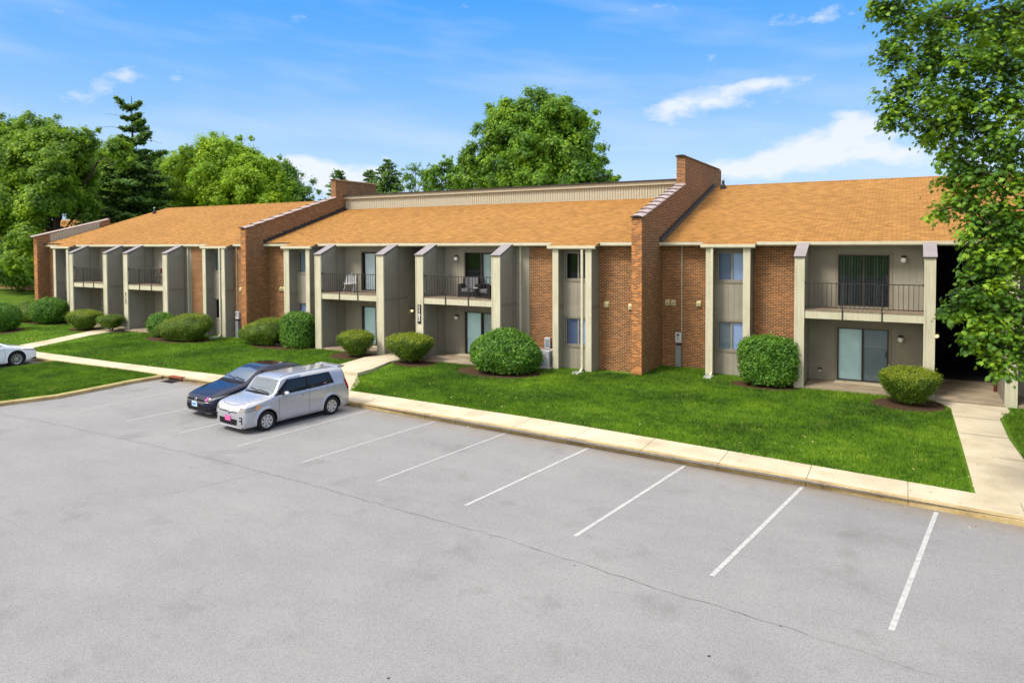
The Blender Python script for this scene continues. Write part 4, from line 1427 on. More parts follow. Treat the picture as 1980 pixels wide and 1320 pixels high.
shrub((-45.05, 24.6), 2.25, 1.8, 1.25, 'bowl', Y1, 8000, .05, 'wider bowl-shaped yew left of the left entry path', 11, Y2, lift=.1)
shrub((-50.9, 25.5), 2.6, 2.1, 1.72, 'ball', BU, 8000, .085, 'big round leafy bush at the left end of the building', 12, lift=.08)
shrub((-53.9, 25.6), 3.6, 2.0, 1.35, 'mound', Y1, 8000, .06, 'dark low yew hedge beyond the left corner of the building', 13, Y1, lift=.05)
shrub((-49.7, 22.0), 2.3, 2.2, 1.75, 'ball', BU, 8000, .075, 'bright green feathery bush cut off by the left edge of the photo', 14, lift=.05)

# ================================================================== TREES
def limb(mb, a, b, r0, r1, rr, n=5, wob=.06, mat='bark', sides=7):
    a, b = Vector(a), Vector(b)
    L = (b - a).length
    pts, rs = [], []
    for i in range(n + 1):
        t = i / n
        p = a.lerp(b, t) + Vector((rr.uniform(-1, 1), rr.uniform(-1, 1), rr.uniform(-1, 1))) * wob * L * math.sin(math.pi * t)
        p.z += .10 * L * math.sin(math.pi * t)
        pts.append(p); rs.append(r0 + (r1 - r0) * t)
    mb.tube(pts, rs, mat, sides, cap=False)
    return pts
def tree(name, base, zt, r0, lobes, mat, label, seed, per=1500, size=.26, shape='spray', clumps=16, group=None, cat='tree', flat=.85):
    rng = np.random.default_rng(seed)
    rr = random.Random(seed)
    root = empty(name, (base[0], base[1], base[2]), 0, label, cat, group)
    mb = MB()
    top = Vector((base[0] + rr.uniform(-.4, .4), base[1], zt))
    tp = limb(mb, base, top, r0, r0 * .55, rr, 6, .02, sides=10)
    C, N, S = [], [], []
    for (x, y, z, r) in lobes:
        st = tp[rr.randint(3, 6)]
        lp = limb(mb, st, (x, y, z), r0 * .32, r0 * .09, rr, 6, .05)
        k = max(5, int(clumps * (r / 2.0) ** 1.3))
        for j in range(k):
            v = rng.normal(size=3); v /= np.linalg.norm(v)
            v[2] = v[2] if v[2] > 0 else v[2] * .75
            out = rng.random() < .30
            c = np.array([x, y, z]) + v * r * (rng.uniform(1.0, 1.28) if out else rng.uniform(.40, 1.0))
            cr = r * (rng.uniform(.14, .24) if out else rng.uniform(.22, .40))
            if rr.random() < .5:
                limb(mb, lp[rr.randint(3, 6)], tuple(c), r0 * .07, r0 * .02, rr, 3, .06, sides=4)
            m = int(per * cr * cr / 1.0)
            q = rng.normal(size=(m, 3)) * cr * .55 * np.array([1, 1, flat])
            C.append(c + q)
            N.append(q / cr * .9 + v * .5 + np.array([0, 0, .45]) + rng.normal(size=(m, 3)) * .45)
            S.append(size * rng.uniform(.55, 1.35, m))
    C, N, S = np.concatenate(C), np.concatenate(N), np.concatenate(S)
    V, F = leaves(rng, C, N, S, shape)
    mb.build('trunk', root, smooth=50)
    np_mesh('crown', V - np.array(base)[None], [F], [mat], root)
    return root
T_CENTER = [(-28.5, 54.0, 16.0, 2.3), (-32.0, 55.0, 17.0, 1.8), (-25.3, 53.0, 16.0, 1.8), (-24.1, 55.0, 15.5, 1.2), (-24.3, 54.0, 16.3, 0.7), (-32.5, 53.0, 13.9, 1.9), (-28.0, 52.0, 13.3, 2.1), (-24.4, 52.0, 13.0, 2.0), (-22.7, 54.0, 12.7, 1.4), (-35.0, 54.0, 12.6, 1.5), (-31.1, 52.0, 11.2, 1.8), (-26.5, 51.0, 10.7, 1.9), (-23.4, 52.0, 10.6, 1.8), (-22.0, 54.0, 10.7, 1.3), (-35.6, 54.0, 11.2, 1.2), (-21.2, 55.0, 10.1, 0.8), (-29.6, 54.0, 17.2, 1.2), (-27.0, 54.0, 17.0, 1.2), (-28.5, 56.0, 12, 2.6), (-31, 56, 14.5, 2.2), (-25.5, 55, 14.5, 2.2), (-29.0, 53, 10.5, 2.3), (-33.5, 54, 11.0, 1.9), (-30, 53, 15.5, 1.9), (-26.8, 53, 15.2, 1.8), (-24.5, 54, 10, 2)]
T_LEFT = [(-80.5, 37.0, 16.3, 2.1), (-75.0, 37.0, 16.1, 2.2), (-70.4, 37.0, 14.8, 2.0), (-70.1, 39.0, 15.7, 1.4), (-74.4, 35.0, 13.0, 2.4), (-69.0, 35.0, 12.2, 2.0), (-78.4, 35.0, 12.3, 2.6), (-74.4, 34.0, 9.0, 2.4), (-68.8, 34.0, 9.3, 2.0), (-68.7, 33.0, 6.0, 1.6), (-71.5, 33.0, 4.1, 1.5), (-69.3, 33.0, 3.6, 1.0), (-78.1, 35.0, 7.6, 2.1), (-89.5, 37.0, 15.3, 3.4), (-89.8, 37.0, 9.6, 3.4), (-70.2, 37.0, 9.8, 1.8), (-70.8, 39.0, 9.4, 1.5), (-76, 39, 11, 3), (-72, 38, 12.5, 2.4), (-66.5, 40, 14.2, 1.6), (-79, 38, 14.2, 2.4), (-84, 40, 12, 3), (-72.5, 36, 14.6, 2)]
T_YELLOW = [(-70.9, 54.0, 15.5, 2.6), (-68.1, 55.0, 15.4, 2.4), (-73.7, 54.0, 15.0, 2.2), (-63.4, 54.0, 13.5, 2.0), (-67.0, 52.0, 12.8, 2.6), (-62.8, 52.0, 11.5, 2.3), (-73.4, 53.0, 11.7, 2.3), (-61.0, 54.0, 11.0, 1.7), (-60.8, 55.0, 12.2, 1.2), (-66.2, 51.0, 10.4, 2.1), (-60.7, 53.0, 9.6, 1.7), (-78.5, 55.0, 15.0, 2.0), (-69, 57, 12, 3), (-65, 56, 11, 2.6), (-74, 56, 9.5, 2.6), (-70, 54, 13.8, 2.2), (-65.5, 54, 13.6, 2.0)]
T_DARK = [(-73.5, 66.0, 14.3, 2.4), (-70.6, 66.0, 12.7, 2.1), (-68.3, 66.0, 11.3, 1.5), (-77.7, 67.0, 14.9, 2.4), (-72.0, 66.0, 15.0, 1.3), (-71.5, 66, 10, 2.4)]
T_FILL = [(-100.5, 58.0, 16.1, 3.3), (-92.4, 58.0, 14.6, 3.1), (-87.9, 60.0, 15.7, 2.4), (-99.4, 58.0, 10.8, 3.3), (-89.7, 58.0, 9.8, 3.1), (-103.4, 58.0, 7.9, 2.6), (-91.2, 56.0, 8.4, 2.8), (-85.2, 58.0, 11.1, 2.8), (-82, 59, 13, 2.4), (-107, 58, 14, 3.5), (-80, 60, 10, 3), (-84, 60, 8, 2.5), (-96, 60, 13, 3.4), (-78, 60, 13, 2.4), (-89, 61, 13, 3)]
T_SMALL = [(-44.2, 62.0, 12.9, 1.2), (-43.2, 62.0, 13.2, 1.1), (-44.9, 62.0, 11.8, 1.2), (-42.9, 62.0, 12.0, 1.2), (-45.7, 62.0, 11.2, 1.1), (-41.5, 62, 11, 1.4), (-43.6, 62, 14.4, .9), (-42.2, 62, 13.4, 1.1), (-40.8, 61, 12.4, 1.2), (-45.2, 62, 12.8, 1.1)]
T_BARE = [(-50.9, 66.0, 13.4, 1.2), (-51.6, 66.0, 12.4, 1.2), (-49.7, 66.0, 12.8, 1.1), (-50.6, 66, 14.4, .8), (-49.0, 66, 13.8, 1.0), (-48.4, 66, 12.4, 1.1), (-52.3, 66, 13.6, .9), (-47.4, 65, 11.8, 1.1)]
GR = 'trees standing behind the building'
tree('broadleaf_tree', (-28.5, 54.0, -.2), 9.5, .38, T_CENTER, 'leaf_oak', 'tallest broadleaf tree, rising alone behind the middle of the building', 21, 700, .24, clumps=30, group=GR)
tree('broadleaf_tree', (-72.5, 37.0, -.2), 8.5, .50, T_LEFT, 'leaf_spread', 'large spreading tree with forked dark trunk at the left edge of the photo', 22, 620, .26, clumps=30, group=GR)
tree('broadleaf_tree', (-67.5, 54.0, -.2), 8.5, .36, T_YELLOW, 'leaf_yellow', 'yellow-green broadleaf tree over the left section of roof, right of the tall conifer', 23, 650, .26, clumps=30, group=GR)
tree('broadleaf_tree', (-72.5, 66.0, -.2), 8.0, .32, T_DARK, 'leaf_dark', 'dark rounded tree sloping down behind the yellow-green tree to the far party wall', 24, 560, .27, clumps=24, group=GR)
tree('broadleaf_tree', (-93.5, 58.0, -.2), 7.5, .42, T_FILL, 'leaf_oak', 'shaded dark broadleaf tree half hidden behind the tall conifer', 25, 420, .34, clumps=20, group=GR)
tree('broadleaf_tree', (-44.0, 62.0, -.2), 9.5, .25, T_SMALL, 'leaf_oak', 'small light green tree just left of the tallest tree', 26, 520, .24, clumps=22, group=GR)
tree('sparse_tree', (-50.8, 66.0, -.2), 11.0, .20, T_BARE, 'leaf_dark', 'thin see-through dark tree between the dense pine and the small light tree', 27, 230, .22, clumps=30, group=GR)

T_LOW = [(-80, 38, 4.2, 2.2), (-76.5, 38.5, 2.8, 2.0), (-73.5, 38, 4.6, 2.2), (-70.0, 38, 2.6, 1.9), (-67.0, 38.5, 4.0, 1.9), (-64.0, 38, 2.6, 1.6), (-84, 39, 3.4, 2.4), (-70, 38.5, 5.8, 2.0), (-77, 38, 6.4, 2.0), (-64.5, 39, 5.0, 1.5), (-88, 40, 4.6, 2.4), (-84, 41, 1.8, 2.0), (-79, 41, 1.5, 2.0), (-89, 41, 2.0, 2.2), (-74, 41, 1.4, 1.8), (-94, 41, 2.4, 2.4), (-69, 40.5, 1.4, 1.6)]
tree('shade_fill_tree', (-74.0, 38.8, -.2), 3.0, .20, T_LOW, 'leaf_dark', 'dark low foliage added in place of the shade under the large spreading tree at the left edge', 28, 380, .27, clumps=24, group=GR)  # added dark foliage, stands in for the deep shade over the neighbour's wall

def conifer(base, ztop, r0, width, z0, label, seed, mat='leaf_conifer', ragged=.4, dz=.75, per=60, size=.30, droop=-.10, group=GR, top_gap=False):
    rng = np.random.default_rng(seed); rr = random.Random(seed)
    root = empty('conifer_tree', base, 0, label, 'conifer', group)
    mb = MB()
    H = ztop - base[2]
    mb.tube([(base[0] + .0, base[1], base[2]), (base[0] + .15, base[1], base[2] + H * .5), (base[0], base[1], ztop)], [r0, r0 * .6, .03], 'bark', 9, cap=False)
    C, N, S = [], [], []
    z = z0
    while z < ztop - .1:
        t = (ztop - z) / (ztop - z0)
        L0 = width * ((t ** .55 if top_gap else t ** .75)) * (.95 if t < .8 else .85) + .25
        nb = 5 if t > .25 else 4
        a0 = rr.uniform(0, 6.28)
        for k in range(nb):
            an = a0 + 6.283 * k / nb + rr.uniform(-.3, .3)
            L = L0 * rr.uniform(1 - ragged, 1.05)
            up = (.30 * (1 - t) + droop) + rr.uniform(-.06, .10)
            e = Vector((base[0] + math.cos(an) * L, base[1] + math.sin(an) * L, z + up * L))
            z_ = z + (rr.uniform(-.5, .5) if top_gap else 0)
            e.z += z_ - z
            limb(mb, (base[0], base[1], z_), e, .05 * t + .02, .012, rr, 3, .02, sides=4)
            if top_gap: L *= rr.choice([.35, .6, .85, 1.1] if t < .42 else [.75, 1.0, 1.12]); e = Vector((base[0] + math.cos(an) * L, base[1] + math.sin(an) * L, z + (up + (.42 if t < .42 else .10) * (1 - t)) * L))
            m = max(4, int(per * L / 2 * (1 if not top_gap or t > .45 else .9)))
            s = rng.uniform(.25, 1.05, m)
            P = np.array([base[0], base[1], z_])[None] + s[:, None] * (np.array(e) - np.array([base[0], base[1], z_]))[None]
            sp = .10 + .16 * L * (1.15 - s)
            P = P + rng.normal(size=(m, 3)) * np.stack([sp, sp, sp * .28 + .05], 1)
            C.append(P)
            dirv = np.array([math.cos(an), math.sin(an), 0])
            N.append(np.array([0, 0, 1.0]) + rng.normal(size=(m, 3)) * .5 + dirv * .2)
            S.append(size * rng.uniform(.6, 1.3, m))
        z += dz * rr.uniform(.8, 1.2) * ((.5 + .5 * t) if not top_gap else (1.15 if t < .42 else .8))
    C, N, S = map(np.concatenate, (C, N, S))
    V, F = leaves(rng, C, N, S, 'clump')
    mb.build('trunk', root, smooth=50)
    np_mesh('crown', V - np.array(base)[None], [F], [mat], root)
conifer((-76.5, 47.5, -.2), 22.2, .40, 6.8, 4.5, 'tall pointed conifer with a ragged sparse top, left of the yellow-green tree', 31, per=420, dz=1.2, ragged=.5, size=.27, top_gap=True)
conifer((-66.6, 70.0, -.2), 15.4, .22, 3.6, 8, 'small spruce tip showing just left of the raised end of the far party wall', 32, per=110, size=.24)
conifer((-61.0, 70.0, -.2), 15.0, .22, 3.8, 8, 'second small spruce tip, behind the raised end of the far party wall', 33, per=110, size=.24)
conifer((-54.8, 66.0, -.2), 15.6, .24, 4.0, 8, 'dense dark pine with spreading needle tufts left of the see-through tree', 34, per=130, size=.22)

# near maple on the right
MAPLE = [(-0.23, 17.89, 10.5, 0.58), (-0.58, 17.7, 10.55, 0.3), (0.44, 18.85, 10.36, 0.66), (1.13, 18.66, 10.37, 0.69), (1.93, 19.12, 10.26, 0.81), (-0.17, 17.89, 9.51, 0.44), (-0.43, 17.99, 9.74, 0.21), (0.44, 18.23, 9.34, 0.52), (1.01, 17.98, 9.32, 0.62), (1.79, 18.42, 9.2, 0.67), (-0.31, 17.78, 8.53, 0.32), (0.04, 17.99, 8.88, 0.4), (-0.1, 17.88, 8.13, 0.3), (0.2, 18.41, 8.3, 0.42), (-0.36, 17.97, 8.08, 0.16), (0.63, 17.73, 8.42, 0.56), (1.31, 18.12, 8.42, 0.62), (1.99, 18.5, 8.31, 0.67), (0.76, 18.36, 7.83, 0.46), (1.22, 18.04, 7.58, 0.56), (1.84, 17.81, 7.34, 0.65), (0.47, 18.54, 7.74, 0.26), (0.82, 18.37, 7.25, 0.3), (1.23, 18.02, 6.91, 0.5), (1.8, 17.76, 6.64, 0.65), (0.82, 18.35, 6.68, 0.25), (0.72, 17.92, 6.03, 0.23), (1.04, 17.89, 6.24, 0.43), (1.44, 17.52, 5.94, 0.49), (1.93, 17.57, 5.71, 0.59), (1.25, 17.4, 5.5, 0.32), (1.57, 17.34, 5.18, 0.48), (2.03, 17.6, 4.96, 0.53), (1.26, 17.38, 4.75, 0.28), (0.94, 17.17, 3.94, 0.28), (0.82, 17.33, 3.86, 0.15), (1.21, 17.1, 4.22, 0.36), (1.62, 17.34, 4.33, 0.48), (1.97, 17.3, 4.02, 0.47), (1.38, 16.95, 3.6, 0.36), (1.78, 17.06, 3.51, 0.42), (1.27, 17.1, 3.21, 0.15), (1.61, 16.94, 2.99, 0.25), (1.91, 17.0, 3.0, 0.27), (1.75, 17.01, 2.73, 0.13), (2.04, 17.08, 3.42, 0.31)]
def maple():
    rng = np.random.default_rng(5); rr = random.Random(5)
    base = (5.6, 20.6, gz(5.6, 20.6) - .05)
    lob = list(MAPLE)
    for k in range(34):                  # the heart of the crown
        lob.append((rng.uniform(2.3, 5.0), rng.uniform(17.8, 21.5), rng.uniform(4.6, 12.0), .75))
    for k in range(46):                  # the rest of the crown, beyond the frame
        v = rng.normal(size=3); v /= np.linalg.norm(v)
        r = rng.uniform(.5, 1.0)
        c = (5.6 + v[0] * 4.6 * r, 20.8 + v[1] * 4.2 * r, 8.2 + v[2] * 5.0 * r)
        if c[0] < 3.0 and c[1] < 20 : continue
        if c[0] - (c[1]) * .12 < 0.9: continue
        lob.append((*c, .9))
    root = empty('maple_tree', base, 0, 'near maple with lobed leaves hanging in from the right edge of the photo', 'tree')
    mb = MB()
    top = Vector((5.3, 20.5, 11.5))
    tp = limb(mb, base, top, .30, .10, rr, 14, .01, sides=12)
    hubs = []
    for z, e in ((3.0, (2.6, 18.0, 3.9)), (4.4, (2.3, 18.1, 5.4)), (5.6, (2.2, 18.4, 6.9)), (6.9, (2.0, 18.6, 8.4)), (8.0, (1.9, 18.9, 9.8)), (9.2, (3.0, 19.5, 11.8)), (7.4, (0.2, 18.1, 9.1)), (8.6, (0.1, 18.1, 10.3)), (6.4, (0.5, 18.2, 8.0)), (4.8, (1.1, 17.8, 6.0)), (6.0, (8.5, 21.5, 9)), (5.0, (6.5, 24, 8)), (8.0, (5, 17.5, 10))):
        a = tp[min(14, max(0, int((z - base[2]) / (11.5 - base[2]) * 14)))]
        hubs += limb(mb, a, e, .085, .018, rr, 9, .05)[2:]
    C, N, S = [], [], []
    for (x, y, z, r) in lob:
        c0 = Vector((x, y, z))
        h = min(hubs, key=lambda p: (p - c0).length)
        lp = limb(mb, h, c0, .018, .008, rr, 5, .05, sides=5)
        inv = x < 2.6
        k = max(7, int(34 * (r / .5) ** 1.7))
        for j in range(k):
            v = rng.normal(size=3); v /= np.linalg.norm(v)
            c = np.array([x, y, z]) + v * r * rng.uniform(.3, 1.12) * np.array([1, 1, .95])
            limb(mb, lp[rr.randint(2, 5)], tuple(c + np.array([0, 0, .02])), .007, .003, rr, 2, .05, sides=3)
            m = rr.randint(12, 20) if inv else rr.randint(9, 12)
            q = rng.normal(size=(m, 3)) * np.array([.11, .11, .055])
            q[:, 2] -= (q[:, 0] ** 2 + q[:, 1] ** 2) * 2.2
            C.append(c + q)
            N.append(np.array([0, 0, .85]) + q * np.array([4.5, 4.5, 1]) + rng.normal(size=(m, 3)) * .28)
            S.append(rng.uniform(.085, .15, m) * (1 if inv else 1.25))
    C, N, S = map(np.concatenate, (C, N, S))
    V, F = leaves(rng, C, N, S, 'maple')
    mb.build('trunk', root, smooth=50)
    np_mesh('crown', V - np.array(base)[None], [F], ['leaf_maple'], root)
maple()

# ================================================================== GRASS
def grass():
    rng = np.random.default_rng(11)
    P = []
    def area(n, x0, x1, y0f, y1f, cond=None):
        x = rng.uniform(x0, x1, n); t = rng.random(n)
        ya = np.array([y0f(v) for v in x]); yb = np.array([y1f(v) for v in x])
        y = ya + (yb - ya) * t
        k = ~in_bed(x, y)
        if cond is not None: k &= cond(x, y)
        P.append(np.stack([x[k], y[k]], 1))
    kb = lambda x: lerp_poly(KB, x)
    def notpath(x, y):
        m = np.ones(len(x), bool)
        m &= ~((x > 1.30) & (x < 2.62) & (y > 17)) & ~((x > .85) & (x < 2.95) & (y > 26.0))
        px_ = -18.9 - (y - 19.6) * .45
        m &= ~((y < 21.4) & (x > -20.9 + np.clip(21.4 - y, 0, 2.2) * .55) & (x < -17.75 - np.clip(y - 19.1, 0, 9) * .75)) & ~((y > 21.35) & (x > -21.8) & (x < -19.5))
        cx = -40.75 - (y - 18.6) * .42
        m &= ~(np.abs(x - cx) < .85)
        m &= ~((y > 25.68) & (x < -26.2) & (x > -48.7) & (y > 27.1))
        # stay in front of the facade
        f = np.select([x < -50, x < -48.7, x < -38.2, x < -32.9, x < -29, x < -26.2, x < -15.2, x < -9.6, x < -7, x < -3.5, x < .5, x < 1], [26.3, 27.1, 25.6, 26.3, 28.2, 26.4, 25.65, 26.6, 29.3, 28, 27.1, 27.1], 27.0)
        return m & (y < f)
    area(250000, -18, 1.45, lambda x: kb(x) + .02, lambda x: 29.3, notpath)
    area(150000, -40, -18, lambda x: kb(x) + .02, lambda x: 28, notpath)
    area(40000, -62, -40, lambda x: kb(x) + .02, lambda x: 27, notpath)
    area(26000, 2.45, 6.5, lambda x: kb(x) + .02, lambda x: 27, notpath)
    P = np.concatenate(P)
    Z = np.array([gz(x, y) for x, y in P])
    n2 = 120000
    x = rng.uniform(-34.6, -26.9, n2); y = rng.uniform(9, 17.7, n2)
    ok = (x < np.interp(y, [9, 9.8, 12.1, 13.6, 15, 16.5, 17.7], [-28.3, -27.75, -27.5, -27.0, -27.1, -27.25, -27.15])) & (y < 17.52 + (x + 34.7) * .03)
    P = np.concatenate([P, np.stack([x[ok], y[ok]], 1)])
    Z = np.concatenate([Z, np.full(ok.sum(), -.115)])
    n = len(P)
    from_n = np.sin(P[:, 0] * .9) * np.sin(P[:, 1] * 1.3 + 1) * .5 + .5
    h = rng.uniform(.045, .10, n) * (.75 + .4 * from_n)
    w = rng.uniform(.008, .017, n)
    a = rng.uniform(0, 2 * np.pi, n)
    lean = rng.normal(size=(n, 2)) * .028
    V = np.zeros((n, 3, 3))
    V[:, 0, 0] = P[:, 0] - np.cos(a) * w; V[:, 0, 1] = P[:, 1] - np.sin(a) * w; V[:, 0, 2] = Z - .01
    V[:, 1, 0] = P[:, 0] + np.cos(a) * w; V[:, 1, 1] = P[:, 1] + np.sin(a) * w; V[:, 1, 2] = Z - .01
    V[:, 2, 0] = P[:, 0] + lean[:, 0]; V[:, 2, 1] = P[:, 1] + lean[:, 1]; V[:, 2, 2] = Z + h
    o = np_mesh('grass', V.reshape(-1, 3), [np.arange(n * 3, dtype=np.int32).reshape(n, 3)], ['grass_blade'])
    tag(o, 'short mown green grass blades on the lawns', 'grass', kind='stuff')
grass()

# fallen leaves and clippings
def litter():
    rng = np.random.default_rng(77)
    n = 150
    x = rng.uniform(-24, 8, n)
    kf = np.array([lerp_poly(KF, v) for v in x])
    y = kf + rng.choice([-.12, .3, 1.0, 2.2, 3.5], n, p=[.25, .15, .15, .25, .2]) + rng.normal(0, .35, n) * (rng.random(n) < .75)
    y = np.where((y < kf) & (y > kf - .05), kf - .1, y)
    kb = np.array([lerp_poly(KB, v) for v in x])
    z = np.where(y < kf, LOT + .012, np.where(y < kb, -.085, np.array([gz(a, b) for a, b in zip(x, y)]) + .075))
    C = np.stack([x, y, z], 1)
    N = np.array([0, 0, 1.0]) + rng.normal(size=(n, 3)) * .3
    V, F = leaves(rng, C, N, rng.uniform(.03, .075, n), 'maple')
    o = np_mesh('fallen_leaves', V, [F], ['dry_leaf'])
    tag(o, 'small dry leaves scattered along the kerb and lawn edge', 'leaf litter', kind='stuff')
simple('dry_leaf', (0.42, 0.34, 0.20), 0.8, 0.5, 3)
litter()

# ================================================================== CARS
def paint(name, c, metallic=0.5, rough=0.32, coat=1.0):
    s = NM(name, rough, 0.5, metallic)
    s.color(c)
    s.b.inputs['Coat Weight'].default_value = coat
    if name == 'paint_navy': s.b.inputs['Specular IOR Level'].default_value = 0.0
    s.b.inputs['Coat Roughness'].default_value = 0.03
    M[name] = s.m
paint('paint_silver', (0.40, 0.41, 0.45), 0.5, 0.30)
paint('paint_navy', (0.003, 0.005, 0.026), 0.0, 0.4)
paint('paint_white', (0.70, 0.74, 0.79), 0.0, 0.35)
simple('tyre', (0.015, 0.015, 0.016), 0.85, 0.1, 10)
simple('black_plastic', (0.012, 0.012, 0.014), 0.7, 0.1, spec=0.1)
paint('rim_alloy', (0.50, 0.51, 0.53), 0.7, 0.30, 0.3)
paint('chrome', (0.75, 0.76, 0.78), 1.0, 0.10, 0.0)
simple('seam', (0.03, 0.03, 0.035), 0.8, 0.0)
simple('amber', (0.75, 0.25, 0.02), 0.2, 0.05)
simple('tail_red', (0.28, 0.01, 0.012), 0.2, 0.05)
simple('plate_pink', (0.55, 0.12, 0.28), 0.45, 0.12, 20)
simple('plate_blue', (0.28, 0.50, 0.80), 0.4, 0.25, 18)
simple('plate_white', (0.75, 0.78, 0.80), 0.4, 0.02, 4)
simple('magenta_tag', (0.45, 0.05, 0.30), 0.5, 0.1, 20)
s_ = NM('car_glass', 0.03, 0.5)
s_.b.inputs['Base Color'].default_value = (0.012, 0.016, 0.020, 1)
s_.b.inputs['Coat Weight'].default_value = 1.0
s_.b.inputs['Coat IOR'].default_value = 1.3
s_.b.inputs['Specular IOR Level'].default_value = 0.2
M['car_glass'] = s_.m
s_ = NM('windscreen_glass', 0.03, 0.8)
s_.b.inputs['Base Color'].default_value = (0.05, 0.07, 0.08, 1)
s_.b.inputs['Coat Weight'].default_value = 1.0
s_.b.inputs['Coat IOR'].default_value = 2.0
M['windscreen_glass'] = s_.m
s_ = NM('lamp_glass', 0.08, 0.7, 0.5)
s_.b.inputs['Base Color'].default_value = (0.22, 0.21, 0.20, 1)
s_.b.inputs['Coat Weight'].default_value = 1.0
M['lamp_glass'] = s_.m

def pchip(x, y, xi):
    x, y, xi = map(np.asarray, (x, y, xi))
    h = np.diff(x); d = np.diff(y) / h
    m = np.zeros(len(x))
    for i in range(1, len(x) - 1):
        if d[i - 1] * d[i] > 0:
            w1, w2 = 2 * h[i] + h[i - 1], h[i] + 2 * h[i - 1]
            m[i] = (w1 + w2) / (w1 / d[i - 1] + w2 / d[i])
    m[0], m[-1] = d[0], d[-1]
    k = np.clip(np.searchsorted(x, xi, side='right') - 1, 0, len(h) - 1)
    t = (xi - x[k]) / h[k]
    return ((2 * t**3 - 3 * t**2 + 1) * y[k] + (t**3 - 2 * t**2 + t) * h[k] * m[k] + (-2 * t**3 + 3 * t**2) * y[k + 1] + (t**3 - t**2) * h[k] * m[k + 1])

def car_shell(stn, L, nt=110):
    S = np.array(stn, float)
    t0 = S[:, 0]
    ts = np.unique(np.concatenate([np.linspace(0, L, nt), t0]))
    cols = [pchip(t0, S[:, i], ts) for i in range(1, 8)]
    rings = []
    for i, t in enumerate(ts):
        hw, zb, zsh, hb, zc, hc, zt = [c[i] for c in cols]
        P = [(0, zb), (.5 * hw, zb), (.82 * hw, zb), (.955 * hw, zb + .05), (.995 * hw, zb + .18 * (zsh - zb)), (1.0 * hw, zb + .42 * (zsh - zb)), (.995 * hw, zb + .68 * (zsh - zb)), (.98 * hw, zb + .86 * (zsh - zb)),
             (hb + .012, zsh - .02), (hb, zsh), (hb + (hc - hb) * .33 + .01, zsh + (zc - zsh) * .35), (hb + (hc - hb) * .70 + .01, zsh + (zc - zsh) * .72), (hc, zc), (hc * .955, zc + .45 * (zt - zc)), (hc * .86, zc + .72 * (zt - zc)),
             (hc * .62, zc + .90 * (zt - zc)), (hc * .32, zt - .02 * (zt - zc)), (0, zt)]
        rings.append([(L / 2 - t, y, z) for y, z in P] + [(L / 2 - t, -y, z) for y, z in reversed(P[1:-1])])
    return rings

